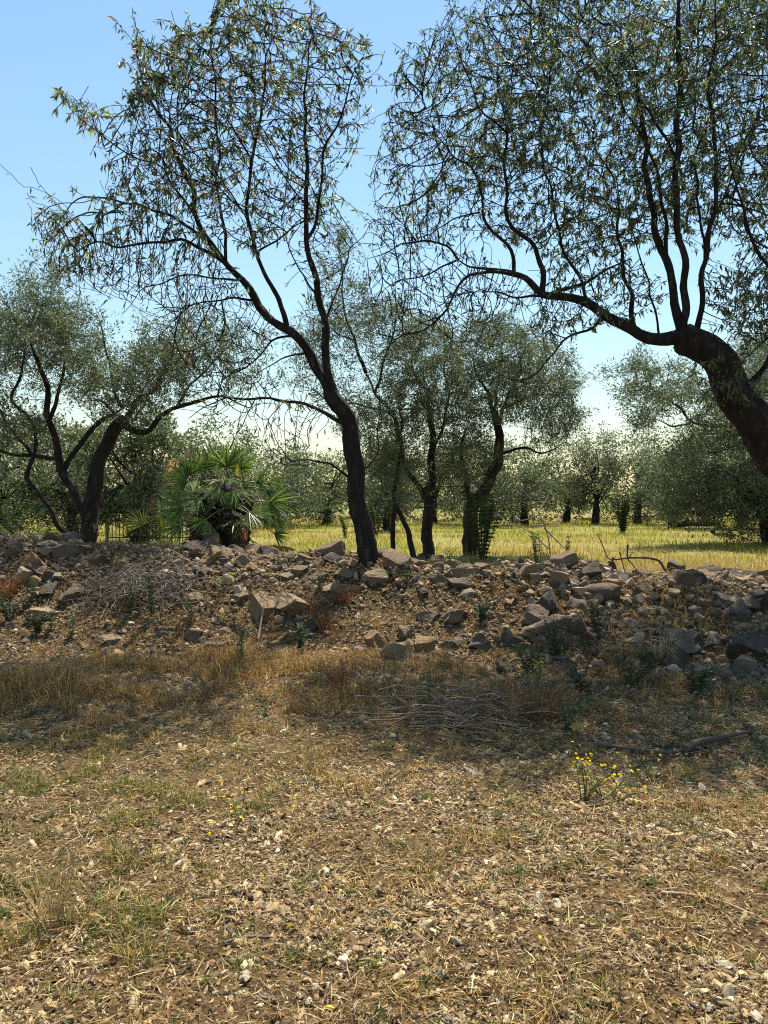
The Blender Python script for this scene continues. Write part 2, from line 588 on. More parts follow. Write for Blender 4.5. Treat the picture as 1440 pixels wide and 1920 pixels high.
# others, scattered; the bank is stonier at its crest and towards both ends
cand = []
while len(cand) < 7000:
    x, y = rs.uniform(-8.5, 8.0), rs.uniform(6.0, 11.2)
    yf = np.interp(x, XF, [7.7, 7.8, 7.8, 7.7, 7.0, 6.3, 6.1, 6.1])
    yc = np.interp(x, XF, [10.3, 10.3, 10.1, 9.7, 9.0, 8.3, 8.1, 8.1])
    tt = (y - yf) / (yc - yf)
    if tt < -0.08 or tt > 1.45:
        continue
    st_l = 0.10 + 0.9 * sstep(0.45, 0.62, tt)
    st_m = 0.15 + 0.6 * sstep(0.45, 0.9, tt)
    st_r = 0.10 + 0.95 * sstep(-0.12, 0.15, tt)
    kr = sstep(0.3, 3.0, x + 0.8 * (float(fbm(x, y, 1.0, 44)) - 0.5))
    kl = sstep(-0.6, -2.0, x)
    stony = st_l * kl + st_r * kr + st_m * (1 - kl - kr)
    stony *= 0.45 + 0.75 * fbm(x, y, 0.7, 40)
    if rs.random() > stony:
        continue
    s = 0.032 * (1 - rs.random()) ** -0.45
    s *= 1 + 0.25 * sstep(0.5, 2.5, x)
    cand.append((x, y, min(s, 0.30)))
cand.sort(key=lambda c: -c[2])
NPART = 300 - len(stones)
for x, y, s in cand[:NPART]:
    stones.append((np.array([x, y, float(hz(x, y)) + s * 0.02]), s * rs.uniform(1.0, 1.5), s * rs.uniform(0.6, 1.0), None))
for i, (p, ww, hh, ci) in enumerate(stones):
    k = int(rs.integers(0, 3)) * 6 + (ci if ci is not None else int(rs.choice([0, 1, 1, 2, 2, 3, 4, 5, 5])))
    o = obj('stone', big_meshes[k % 12] if ci is not None else rock_meshes[k], wall)
    o.location = p - WALL0
    o.rotation_euler = rot_rand(rs, 0.18)
    o.scale = (ww * 1.2, (ww + hh) * 0.6, hh * 1.6)
acc = Acc()
shapes = [rock_shape(rs, 2, 9, 0.04) for _ in range(4)] + [rock_shape(rs, 1, 8, 0.04) for _ in range(12)]
def rotmats(rs, n):
    q = rs.normal(0, 1, (n, 4))
    q /= np.linalg.norm(q, axis=1, keepdims=True)
    a, b, c, d = q.T
    return np.stack([np.stack([1 - 2 * (c * c + d * d), 2 * (b * c - a * d), 2 * (b * d + a * c)], -1),
                     np.stack([2 * (b * c + a * d), 1 - 2 * (b * b + d * d), 2 * (c * d - a * b)], -1),
                     np.stack([2 * (b * d - a * c), 2 * (c * d + a * b), 1 - 2 * (b * b + c * c)], -1)], 1)
def scatter_rocks(acc, X, Y, S, rs, shapes, cols, sink=0.15, flat=0.75):
    Rm = rotmats(rs, len(X))
    Z = hz(X, Y)
    which = rs.integers(0, len(shapes), len(X))
    ci = rs.integers(0, len(cols), len(X))
    for k, (V, F) in enumerate(shapes):
        idx = np.nonzero(which == k)[0]
        if not len(idx):
            continue
        W = np.einsum('nij,vj->nvi', Rm[idx], V) * S[idx][:, None, None]
        W[..., 2] *= flat
        W += np.stack([X[idx], Y[idx], Z[idx] + S[idx] * sink], -1)[:, None, :]
        C = cols[ci[idx]] * rs.uniform(0.7, 1.25, (len(idx), 1))
        FF = (F[None] + (np.arange(len(idx)) * len(V))[:, None, None]).reshape(-1, 3)
        acc.add(W.reshape(-1, 3), FF, np.repeat(C, len(V), 0))
c = np.array(cand[NPART:])
bigm = c[:, 2] > 0.085
lows = [rock_shape(rs, 0, 3, 0.10) for _ in range(14)]
scatter_rocks(acc, c[bigm, 0], c[bigm, 1], c[bigm, 2] * 1.35, rs, shapes, ROCKCOL, 0.08, 0.8)
scatter_rocks(acc, c[~bigm, 0], c[~bigm, 1], c[~bigm, 2] * 1.35, rs, lows, ROCKCOL, 0.2, 0.8)
o = acc.build('small_rubble', M['pebble'], wall)
o.location = -WALL0
o['kind'] = 'stuff'
print('terrain', round(time.time() - T0, 1))

# ------------------------------------------------------------------ leaves
def leaves(acc, B, D, L, Wd, col, rs, fold=0.25, sag=0.25, simple=False):
    """B bases, D directions, L lengths, Wd widths"""
    n = len(B)
    D = unit(D)
    side = unit(np.cross(D, rs.normal(0, 1, (n, 3))))
    nrm = np.cross(side, D)
    L = L[:, None]
    Wd = Wd[:, None]
    tip = B + D * L + np.array([0, 0, -1.0]) * L * sag * rs.random((n, 1))
    mid = B * 0.55 + tip * 0.45 + nrm * L * 0.06
    l = mid + side * Wd * 0.5
    r = mid - side * Wd * 0.5
    k = np.arange(n)[:, None]
    if simple:
        V = np.stack([B, l, tip, r], 1).reshape(-1, 3)
        F = k * 4 + np.array([[0, 1, 2, 3]])
        acc.add(V, F.reshape(-1, 4), np.repeat(col, 4, 0))
    else:
        c = mid - nrm * Wd * fold
        V = np.stack([B, l, tip, r, c], 1).reshape(-1, 3)
        F = (k[:, :, None] * 5 + np.array([[[0, 1, 4], [0, 4, 3], [1, 2, 4], [4, 2, 3]]]).reshape(1, 4, 3)).reshape(-1, 3)
        acc.add(V, F, np.repeat(col, 5, 0))

def pick_cols(rs, n, palette, weights, jit=0.25):
    pal = np.array(palette)
    w_ = np.array(weights, float)
    i = rs.choice(len(pal), n, p=w_ / w_.sum())
    return np.clip(pal[i] * (1 + rs.normal(0, jit, (n, 1))).clip(0.4, 1.9), 0.004, 0.9)

# ------------------------------------------------------------------ trees that follow the photograph's limbs
def in_poly(pts, poly):
    x, y = pts[:, 0], pts[:, 1]
    ins = np.zeros(len(pts), bool)
    dist = np.full(len(pts), 1e9)
    m = len(poly)
    for i in range(m):
        x1, y1 = poly[i]
        x2, y2 = poly[(i + 1) % m]
        c = ((y1 > y) != (y2 > y)) & (x < (x2 - x1) * (y - y1) / (y2 - y1 + 1e-9) + x1)
        ins ^= c
        t = np.clip(((x - x1) * (x2 - x1) + (y - y1) * (y2 - y1)) / ((x2 - x1) ** 2 + (y2 - y1) ** 2 + 1e-9), 0, 1)
        dist = np.minimum(dist, np.hypot(x - x1 - t * (x2 - x1), y - y1 - t * (y2 - y1)))
    return ins, dist

class Tree:
    def __init__(s, d, seed):
        s.d, s.rs = d, np.random.default_rng(seed)
        s.P, s.par, s.rad, s.limbs = [], [], [], []
    def limb(s, pts, r0, r1, dd=0.0, step=0.08, wig=0.012, first=False):
        """pts photo pixels, r0/r1 pixel radii, dd depth gained by the tip (metres)"""
        n = len(pts)
        if s.P:
            A = np.array(s.P)
            uu, vv = px(A)
            dist = np.hypot(uu - pts[0][0], vv - pts[0][1])
            j = int(np.argmin(dist))
            d0 = A[j, 1]
        else:
            j, d0 = -1, s.d
        L = np.concatenate([[0], np.cumsum(np.hypot(*np.diff(np.array(pts, float), axis=0).T))])
        L /= L[-1]
        dep = d0 + dd * L ** 1.2
        W = np.array([P(u, v, dp) for (u, v), dp in zip(pts, dep)])
        if j >= 0:
            W[0] = A[j]
        rr = (r0 + (r1 - r0) * L ** (0.8 if first else 0.6)) * dep / FPX * (0.57 if first and r0 < 60 else 0.68 if first else 0.52) * (1 - (0 if first else 0.65) * sstep(0.7, 1.0, L))
        C = catmull(np.c_[W, rr], step)
        nz = s.rs.normal(0, wig * 1.6, (len(C) + 6, 3))
        nz = sum(nz[k:k + len(C)] * wk for k, wk in enumerate((1, 2, 3, 3, 2, 1))) / 5.3
        C[1:, :3] += nz[1:] * np.clip(np.arange(1, len(C)) / 4, 0, 1)[:, None]
        ids = []
        for k in range(len(C)):
            if k == 0 and j >= 0:
                ids.append(j)
                continue
            s.P.append(C[k, :3])
            s.par.append(ids[-1] if ids else -1)
            s.rad.append(C[k, 3])
            ids.append(len(s.P) - 1)
        s.limbs.append((C[:, :3], np.maximum(C[:, 3], 0.004)))
        return s
    def crown_points(s, polys, n, depth, edge, dcen=None, clump=0.0):
        """attraction points: photo-pixel outlines given a rounded depth; polys = [(poly, weight)]"""
        out = []
        areas = []
        for poly, wt in polys:
            q = np.array(poly, float)
            areas.append(wt * abs(np.dot(q[:, 0], np.roll(q[:, 1], 1)) - np.dot(q[:, 1], np.roll(q[:, 0], 1))))
        tot = sum(areas)
        for (poly, wt), ar in zip(polys, areas):
            q = np.array(poly, float)
            m = int(n * ar / tot)
            got = []
            while sum(len(g) for g in got) < m:
                pt = s.rs.uniform(q.min(0), q.max(0), (m * 2, 2))
                ins, dist = in_poly(pt, poly)
                got.append(np.c_[pt[ins], dist[ins]])
            g = np.concatenate(got)[:m]
            half = depth * np.sqrt(np.clip(g[:, 2] / edge, 0.03, 1))
            dep = (dcen or s.d) + s.rs.uniform(-1, 1, m) * half
            out += [P(u, v, dp) for (u, v), dp in zip(g[:, :2], dep)]
        out = np.array(out)
        if clump:
            f = 0.6 * vnoise(out[:, 0] + 0.3 * out[:, 1], out[:, 2], 0.85, 61) + 0.4 * vnoise(out[:, 1] - 0.4 * out[:, 0], out[:, 2], 0.5, 62)
            out = out[s.rs.random(len(out)) < np.clip(1 - clump + clump * 2.2 * sstep(0.36, 0.62, f), 0, 1)]
        return out
    def shoots(s, share, nmin, nmax, step, up, jit=0.12):
        """straight young shoots carrying some of the twig tips on"""
        n = len(s.G)
        ch = np.zeros(n, int)
        np.add.at(ch, s.gpar[s.n0:], 1)
        tips = np.nonzero((ch == 0) & (np.arange(n) >= s.n0))[0]
        tips = tips[s.rs.random(len(tips)) < share]
        G, par = [s.G], [s.gpar]
        cnt = n
        cur = tips
        pos = s.G[tips]
        d = unit(unit(s.G[tips] - s.G[s.gpar[tips]]) + np.array(up) + s.rs.normal(0, 0.2, (len(tips), 3)))
        left = s.rs.integers(nmin, nmax + 1, len(tips))
        for k in range(nmax):
            m = left > k
            cur, pos, d, left = cur[m], pos[m], d[m], left[m]
            d = unit(d + s.rs.normal(0, jit, d.shape))
            pos = pos + d * step
            G.append(pos)
            par.append(cur)
            cur = cnt + np.arange(len(pos))
            cnt += len(pos)
        s.G, s.gpar = np.concatenate(G), np.concatenate(par)
        return s
    def grow(s, attr, step=0.12, infl=1.4, kill=0.2, trop=(0, 0, 0.25), jit=0.25, maxit=90, iner=1.15):
        rs = s.rs
        cap = 60000
        Pn = np.zeros((cap, 3))
        again = hasattr(s, 'G')
        n0 = len(s.G) if again else len(s.P)
        Pn[:n0] = s.G if again else s.P
        par = np.full(cap, -1)
        par[:n0] = s.gpar if again else s.par
        kids = np.zeros(cap, int)
        cnt = n0
        near = np.zeros(len(attr), int)
        dist = np.full(len(attr), 1e9)
        for a in range(0, n0, 400):
            dm = np.linalg.norm(attr[:, None] - Pn[None, a:min(a + 400, n0)], axis=2)
            k = dm.argmin(1)
            dv = dm[np.arange(len(attr)), k]
            u = dv < dist
            dist[u] = dv[u]
            near[u] = k[u] + a
        trop = np.array(trop)
        for it in range(maxit):
            keep = dist > kill
            attr, near, dist = attr[keep], near[keep], dist[keep]
            act = np.nonzero((dist < infl) & (kids[near] < 3))[0]
            if len(act) == 0 or cnt > cap - 3000:
                break
            vec = unit(attr[act] - Pn[near[act]])
            nodes, inv = np.unique(near[act], return_inverse=True)
            sm = np.zeros((len(nodes), 3))
            np.add.at(sm, inv, vec)
            pa = par[nodes]
            back = np.where((pa >= 0)[:, None] & (nodes >= len(s.P))[:, None], unit(Pn[nodes] - Pn[np.maximum(pa, 0)]), 0.0)
            dr = unit(unit(sm) + trop + back * iner + rs.normal(0, jit, sm.shape))
            new = Pn[nodes] + dr * step
            m = len(new)
            Pn[cnt:cnt + m] = new
            par[cnt:cnt + m] = nodes
            kids[nodes] += 1
            for a in range(0, m, 300):
                blk = new[a:a + 300]
                dm = np.linalg.norm(attr[:, None] - blk[None], axis=2)
                k = dm.argmin(1)
                dv = dm[np.arange(len(attr)), k]
                u = dv < dist
                dist[u] = dv[u]
                near[u] = cnt + a + k[u]
            cnt += m
        s.G, s.gpar, s.n0 = Pn[:cnt].copy(), par[:cnt].copy(), len(s.P)
        return s
    def finish(s, tip_r, expo=2.5, rmax=0.03):
        n = len(s.G)
        acc = np.zeros(n)
        ch = np.zeros(n, int)
        np.add.at(ch, s.gpar[s.n0:], 1)
        r = np.zeros(n)
        main = np.full(n, -1)
        best = np.zeros(n)
        for i in range(n - 1, s.n0 - 1, -1):
            if acc[i] == 0:
                acc[i] = tip_r ** expo
            r[i] = min(acc[i] ** (1 / expo), rmax)
            p = s.gpar[i]
            acc[p] += acc[i]
            if r[i] > best[p]:
                best[p] = r[i]
                main[p] = i
        r[:s.n0] = s.rad
        s.r, s.main, s.ch = r, main, ch
        return s
    def twig_mesh(s, bark):
        acc = Acc()
        n = len(s.G)
        for i in range(s.n0, n):
            p = s.gpar[i]
            if p >= s.n0 and s.main[p] == i:
                continue
            chain = [p, i]
            while s.main[chain[-1]] >= 0:
                chain.append(s.main[chain[-1]])
            pts = s.G[chain]
            rr = s.r[chain].copy()
            rr[0] = min(rr[0], rr[1] * 1.25)
            tube(acc, pts, rr, 5 if rr[0] > 0.012 else 3, cap=False)
        return acc
    def build(s, name, label, leafacc, bark, leafmat, ntrunk=1, group=None, cat='tree', rough=0.14):
        base = s.limbs[0][0][0].copy()
        root = thing(name, label, cat, base, group)
        for k, (pts, rr) in enumerate(s.limbs):
            a = Acc()
            big = rr.max()
            tube(a, pts, rr, 22 if big > 0.07 else (8 if big > 0.025 else 6), rough if big > 0.03 else rough * 0.5, seed=k + 3)
            a.build('trunk' if k < ntrunk else 'limb', bark, root, True, origin=base)
        if hasattr(s, 'G') and len(s.G) > s.n0:
            a = s.twig_mesh(bark)
            if a.n:
                o = a.build('twigs', bark, root, True, origin=base)
                o['kind'] = 'stuff'
        if leafacc is not None and leafacc.n:
            o = leafacc.build('crown', leafmat, root, False, origin=base)
            o['kind'] = 'stuff'
        return root

ALM = [(0.060, 0.084, 0.040), (0.09, 0.118, 0.055), (0.13, 0.155, 0.072), (0.14, 0.10, 0.06), (0.20, 0.11, 0.07), (0.30, 0.24, 0.07), (0.24, 0.14, 0.12)]

def almond_leaves(T, dens, wts, lmin=0.065, lmax=0.115, rthr=0.007, per=3.2, spread=0.7):
    rs = T.rs
    n = len(T.G)
    idx = np.arange(T.n0, n)
    idx = idx[T.r[idx] < rthr]
    pr = dens(T.G[idx])
    tip = T.ch[idx] == 0
    cnt = rs.poisson(per * pr * np.where(tip, 2.2, 0.75))
    B = np.repeat(T.G[idx], cnt, 0)
    gd = unit(T.G[idx] - T.G[T.gpar[idx]])
    D0 = np.repeat(gd, cnt, 0)
    m = len(B)
    B = B - D0 * rs.random((m, 1)) * 0.12 + rs.normal(0, 0.012, (m, 3))
    D = rs.normal(0, spread, (m, 3)) + D0 * 0.35 + np.array([0, 0, -0.7])
    L = rs.uniform(lmin, lmax, m)
    acc = Acc()
    leaves(acc, B, D, L, L * rs.uniform(0.2, 0.29, m), pick_cols(rs, m, ALM, wts), rs)
    print('almond leaves', m, 'nodes', n)
    return acc

# --- the almond tree in the middle
A = Tree(9.55, 101)
A.limb([(706, 1140), (700, 1085), (692, 1055), (680, 1000), (669, 930), (666, 870), (661, 815), (643, 772), (622, 735)], 34, 25, first=True)
A.limb([(628, 745), (618, 690), (613, 620), (601, 550), (588, 500), (577, 450), (575, 380), (580, 320), (576, 250), (570, 180), (585, 90), (592, 30)], 19, 3, -0.7)
A.limb([(577, 452), (590, 418), (598, 360), (606, 300), (640, 200), (680, 90)], 7, 2.2, -0.5)
A.limb([(620, 732), (590, 672), (555, 632), (525, 606), (487, 570), (456, 526), (428, 490), (395, 455), (368, 410), (354, 350), (332, 285), (300, 215), (262, 140), (252, 50)], 21, 2.5, 0.8)
A.limb([(537, 613), (528, 575), (514, 540), (500, 510), (484, 478), (470, 440), (464, 380), (470, 330), (480, 270), (494, 190), (505, 90), (515, 10)], 11, 2.4, -0.6)
A.limb([(425, 488), (380, 466), (330, 450), (280, 453), (225, 462), (180, 456), (130, 480), (95, 505)], 8, 2, -1.0)
A.limb([(392, 452), (338, 412), (280, 392), (224, 375), (172, 370), (134, 384), (108, 412), (70, 400)], 7, 1.8, 0.9)
A.limb([(430, 490), (418, 430), (412, 370), (411, 300), (405, 225), (400, 150), (402, 60), (405, -20)], 7, 2, -1.1)
A.limb([(366, 405), (300, 318), (240, 292), (182, 250), (140, 212), (112, 175)], 4.5, 1.6, -0.8)
A.limb([(345, 320), (330, 240), (330, 160), (335, 80)], 4, 1.6, 1.0)
A.limb([(640, 805), (610, 776), (575, 760), (530, 751), (480, 748), (436, 744), (398, 757), (352, 785)], 9, 2.5, 0.9)
A.limb([(548, 628), (512, 637), (490, 660), (455, 692), (418, 712), (376, 732)], 5, 1.6, -0.9)
A.limb([(575, 660), (530, 672), (495, 690), (468, 712)], 4, 1.4, -0.5)
A.limb([(480, 565), (430, 563), (380, 568), (340, 585), (300, 630)], 5, 1.4, -0.8)
A.limb([(458, 530), (400, 520), (330, 520), (270, 545), (235, 590)], 5, 1.4, 0.6)
A.limb([(664, 905), (640, 885), (615, 868), (590, 865), (555, 868), (520, 884)], 6, 1.8, -0.6)
A.limb([(684, 890), (705, 868), (712, 815), (713, 735), (702, 690)], 3, 1.6, 0.3)
A.limb([(484, 475), (530, 440), (560, 420), (600, 405), (620, 405)], 4.5, 1.6, -0.6)
A.limb([(606, 560), (560, 500), (540, 450), (530, 380)], 4, 1.5, 0.8)
A.limb([(606, 600), (640, 520), (655, 470), (690, 420)], 4, 1.5, 0.6)
at = A.crown_points([
    ([(40, 340), (100, 400), (180, 380), (210, 300), (130, 240), (90, 170), (170, 190), (230, 230), (255, 120), (240, 30), (300, 100), (330, 50), (400, 60), (402, -30), (520, -30),
      (540, 40), (590, 20), (640, 50), (705, 90), (690, 160), (670, 240), (640, 330), (620, 420), (560, 440), (480, 480), (400, 470), (300, 450), (180, 450), (130, 470), (60, 400)], 1.0),
], 4700, 1.8, 190, clump=0.6)
at2 = A.crown_points([
    ([(60, 400), (180, 450), (400, 470), (480, 560), (440, 600), (330, 620), (250, 560), (150, 540), (90, 500)], 0.9),
    ([(430, 560), (520, 620), (470, 690), (380, 710), (300, 660), (330, 590)], 0.7),
    ([(560, 440), (650, 430), (640, 560), (615, 690), (590, 650), (570, 560)], 0.35),
    ([(610, 760), (560, 700), (440, 700), (350, 760), (440, 800), (520, 860), (560, 890)], 0.30),
], 3000, 1.5, 150)
A.grow(at, 0.08, 0.9, 0.10, (0, 0, 0.35), 0.1)
A.grow(at2, 0.08, 1.2, 0.11, (-0.1, 0, -0.22), 0.2).shoots(0.30, 2, 5, 0.075, (0, 0, 0.5)).finish(0.0042, 2.9, 0.014)
def densA(p):
    u, v = px(p)
    d = 1.0 - 0.86 * sstep(420, 540, v)
    edge = sstep(230, 120, u)
    return np.clip(d + 0.35 * edge * (v < 520), 0, 1.2) * (0.25 + 1.5 * sstep(0.3, 0.75, vnoise(p[:, 0] * 1.0 + p[:, 1], p[:, 2], 0.4, 5)))
la = almond_leaves(A, densA, [34, 34, 16, 7, 5, 3, 3], lmin=0.075, lmax=0.125, per=1.65)
A.build('almond_tree', 'slender leaning almond tree with sparse crown rising from the middle of the rubble wall', 'tree', None, None) if False else \
    A.build('almond_tree', 'slender leaning almond tree with sparse crown rising from the middle of the rubble wall', la, M['bark'], M['almond_leaf'], 1, 'almond trees')
print('A', round(time.time() - T0, 1))

# --- the almond tree leaning in from the right
Bt = Tree(8.5, 202)
Bt.limb([(1600, 1160), (1540, 1000), (1462, 855), (1402, 778), (1366, 718), (1342, 678), (1312, 648), (1278, 632)], 78, 40, wig=0.006, first=True)
Bt.limb([(1285, 632), (1216, 634), (1180, 617), (1140, 592), (1100, 571), (1060, 560), (1020, 549), (985, 520), (952, 508), (915, 503), (884, 499), (860, 487)], 27, 7, 0.3, wig=0.006)
Bt.limb([(1016, 547), (1011, 505), (1000, 468), (984, 444), (960, 425), (950, 398), (947, 350), (945, 300), (950, 250), (940, 190), (928, 110)], 11, 2.6, -0.6)
Bt.limb([(862, 488), (842, 462), (800, 450), (760, 461), (722, 476), (690, 492)], 6, 1.8, -0.3)
Bt.limb([(858, 487), (830, 500), (790, 515), (750, 526), (708, 556)], 4, 1.6, 0.3)
Bt.limb([(966, 512), (960, 470), (932, 440), (910, 410), (905, 370), (890, 330), (858, 298), (820, 255), (790, 190)], 8, 2, 0.6)
Bt.limb([(985, 521), (940, 509), (900, 513), (866, 530), (845, 560), (826, 585), (805, 605), (770, 625), (722, 646), (690, 668)], 8, 2, -0.7)
Bt.limb([(1022, 552), (990, 559), (960, 560), (930, 551), (895, 551)], 6, 2, -0.5)
Bt.limb([(1024, 548), (1060, 536), (1100, 520), (1140, 498), (1176, 484)], 9, 4, -0.4)
Bt.limb([(1188, 616), (1180, 560), (1172, 520), (1167, 480), (1160, 420), (1150, 340)], 11, 3, -0.6)
Bt.limb([(1140, 594), (1110, 611), (1080, 626), (1050, 650), (1020, 680), (990, 706), (952, 720), (938, 758)], 6, 1.8, -0.6)
Bt.limb([(1276, 632), (1268, 580), (1262, 530), (1254, 490), (1240, 458), (1226, 420), (1216, 370), (1212, 300), (1200, 200), (1190, 100), (1180, 0)], 19, 4, 0.4)
Bt.limb([(1254, 490), (1250, 430), (1236, 370), (1220, 310), (1200, 250), (1150, 170), (1110, 90)], 8, 2.5, -0.8)
Bt.limb([(1284, 630), (1283, 560), (1277, 500), (1274, 440), (1272, 380), (1272, 300), (1272, 200), (1273, 100), (1275, 0), (1276, -90)], 14, 9, -0.2)
Bt.limb([(1300, 642), (1314, 580), (1320, 520), (1328, 470), (1333, 420), (1338, 340), (1340, 260), (1331, 150), (1336, 40), (1340, -60)], 12, 4, -0.5)
Bt.limb([(1322, 495), (1314, 440), (1308, 380), (1305, 300), (1300, 200), (1310, 90)], 6, 2, 0.8)
Bt.limb([(1328, 470), (1346, 400), (1366, 350), (1386, 300), (1422, 220), (1450, 130)], 5, 2, 0.8)
Bt.limb([(1395, 770), (1470, 620), (1455, 530), (1412, 440), (1382, 372), (1368, 330), (1350, 230)], 12, 3, -1.2)
Bt.limb([(1240, 622), (1226, 575), (1216, 540), (1210, 500), (1190, 440), (1165, 390)], 5, 2, 0.7)
Bt.limb([(1100, 571), (1060, 470), (1040, 380), (1020, 280), (1030, 180), (1040, 60)], 7, 2.4, 1.0)
Bt.limb([(1268, 300), (1230, 230), (1160, 110), (1100, 20)], 6, 2.5, 1.2)
Bt.limb([(1468, 620), (1430, 640), (1400, 672), (1390, 690)], 5, 2, -0.4)
Bt.limb([(950, 250), (900, 200), (870, 120), (850, 50)], 4, 1.6, -0.7)
CB = [(700, 300), (730, 200), (745, 110), (800, 60), (850, 15), (900, 20), (905, -60), (1560, -110), (1560, 470), (1440, 500), (1340, 430), (1180, 470), (1050, 520), (1000, 470), (880, 440), (780, 470), (700, 430)]
at = Bt.crown_points([(CB, 1.0)], 11500, 2.2, 220, 9.5, clump=0.5)
at2 = Bt.crown_points([
    ([(700, 430), (800, 430), (900, 470), (1010, 540), (900, 640), (800, 650), (700, 640), (680, 500)], 0.55),
    ([(1050, 520), (1180, 470), (1260, 560), (1180, 600), (1000, 640), (950, 560)], 0.6),
    ([(1335, 520), (1440, 480), (1520, 560), (1500, 660), (1400, 640), (1345, 610)], 1.0),
    ([(1290, 690), (1340, 650), (1440, 720), (1440, 760), (1330, 760)], 0.4)], 3200, 1.5, 120)
Bt.grow(at, 0.08, 1.0, 0.10, (0, 0, 0.3), 0.1)
Bt.grow(at2, 0.08, 1.2, 0.11, (-0.15, 0, -0.2), 0.2).shoots(0.25, 2, 5, 0.075, (0, 0, 0.5)).finish(0.0038, 2.9, 0.014)
def densB(p):
    u, v = px(p)
    d = 1.0 - 0.85 * sstep(380, 520, v) * (u < 1000) - 0.55 * sstep(430, 560, v) * (u >= 1000) * (u < 1330)
    d = d * (0.65 + 0.5 * sstep(800, 1050, u))
    return np.clip(d, 0, 1.3) * (0.3 + 1.4 * sstep(0.3, 0.75, vnoise(p[:, 0] + p[:, 1], p[:, 2], 0.4, 9)))
la = almond_leaves(Bt, densB, [38, 38, 18, 4, 1.2, 1.6, 0.8], 0.055, 0.10, per=2.3)
Bt.build('almond_tree', 'big almond tree with thick dark trunk leaning in at the edge, dense spreading crown', la, M['bark'], M['almond_leaf'], 1, 'almond trees', rough=0.10)
print('B', round(time.time() - T0, 1))

# ------------------------------------------------------------------ olive trees
OLV = [(0.060, 0.078, 0.038), (0.085, 0.105, 0.052), (0.12, 0.145, 0.075), (0.18, 0.22, 0.075), (0.13, 0.11, 0.06)]

def olive_leaves(T, per=9, lmin=0.05, lmax=0.085, rthr=0.008, dens=None, wts=(36, 38, 20, 5, 1), reach=0.16):
    rs = T.rs
    idx = np.arange(T.n0, len(T.G))
    idx = idx[T.r[idx] < rthr]
    pr = dens(T.G[idx]) if dens else 1.0
    tip = T.ch[idx] == 0
    pr = pr * (0.35 + 1.3 * sstep(0.3, 0.7, vnoise(T.G[idx][:, 0] + T.G[idx][:, 1], T.G[idx][:, 2], 0.35, 66)))
    cnt = rs.poisson(per * pr * np.where(tip, 1.5, 0.8))
    gd = unit(T.G[idx] - T.G[T.gpar[idx]])
    # short leafy side shoots
    sd = np.repeat(unit(gd + rs.normal(0, 0.55, gd.shape) + np.array([0, 0, 0.25])), cnt, 0)
    B0 = np.repeat(T.G[idx], cnt, 0)
    m = len(B0)
    B = B0 + sd * (rs.random((m, 1)) * reach * 2 - reach * 0.6) + rs.normal(0, reach * 0.30, (m, 3))
    D = sd * 0.8 + rs.normal(0, 0.55, (m, 3))
    L = rs.uniform(lmin, lmax, m)
    acc = Acc()
    leaves(acc, B, D, L, L * rs.uniform(0.2, 0.27, m), pick_cols(rs, m, OLV, wts), rs, simple=True, sag=0.1)
    print('olive leaves', m)
    return acc

# left olive, several stems from one stool
C = Tree(12.0, 303)
C.limb([(158, 1040), (166, 1000), (171, 950), (180, 895), (193, 850), (212, 812), (236, 785)], 29, 19, 0.1, wig=0.01, first=True)
C.limb([(160, 985), (148, 945), (131, 910), (114, 878), (103, 835), (96, 785), (88, 735), (78, 695), (62, 650), (55, 600)], 21, 6, -0.4)
C.limb([(118, 1030), (112, 990), (98, 958), (74, 934), (54, 906), (50, 888), (66, 855), (70, 820), (64, 798), (46, 776), (28, 755), (26, 735), (38, 700), (40, 650), (22, 590)], 12, 4, -0.5)
C.limb([(120, 885), (142, 842), (162, 812), (186, 790), (212, 775), (232, 768)], 11, 8, 0.3)
C.limb([(92, 868), (62, 856), (30, 850), (-10, 843), (-60, 830)], 8, 5, -0.3)
C.limb([(226, 792), (252, 808), (278, 806), (300, 786), (332, 765), (382, 753), (430, 746), (470, 762)], 14, 4, 0.5)
C.limb([(236, 785), (262, 748), (290, 728), (302, 700), (316, 668), (338, 628), (368, 572)], 11, 3, 0.4)
C.limb([(232, 768), (215, 740), (208, 690), (196, 640), (180, 590)], 7, 3, -0.4)
C.limb([(96, 785), (110, 740), (120, 690), (118, 620), (108, 560)], 8, 3, 0.5)
C.limb([(212, 775), (190, 755), (155, 752)], 5, 3, -0.4)
C.limb([(330, 766), (360, 720), (400, 680), (440, 640)], 6, 2.4, 0.6)
C.limb([(60, 855), (20, 800), (-20, 730), (-30, 660)], 7, 3, 0.6)
at = C.crown_points([
    ([(-120, 640), (-40, 560), (20, 560), (60, 510), (110, 505), (140, 560), (195, 600), (200, 660), (250, 680), (250, 730), (180, 745), (60, 760), (-100, 800)], 1.0),
    ([(230, 690), (290, 600), (350, 585), (400, 590), (440, 610), (500, 650), (505, 700), (460, 735), (400, 700), (320, 740), (260, 740)], 0.9),
    ([(-60, 800), (60, 760), (110, 790), (60, 830), (-60, 840)], 0.8),
    ([(60, 640), (240, 660), (330, 700), (300, 760), (120, 760)], 0.8),
    ([(150, 740), (260, 740), (300, 770), (260, 800), (180, 800)], 0.35)], 5200, 1.7, 110, clump=0.8)
C.grow(at, 0.10, 1.6, 0.14, (0, 0, 0.12), 0.25).shoots(0.22, 2, 5, 0.1, (0, 0, 0.35)).finish(0.003, 2.5, 0.02)
la = olive_leaves(C, 16, 0.055, 0.09)
C.build('olive_tree', 'gnarled dark olive tree with several twisted stems beside the fan palm', la, M['olive_bark'], M['olive_leaf'], 2, 'olive trees')

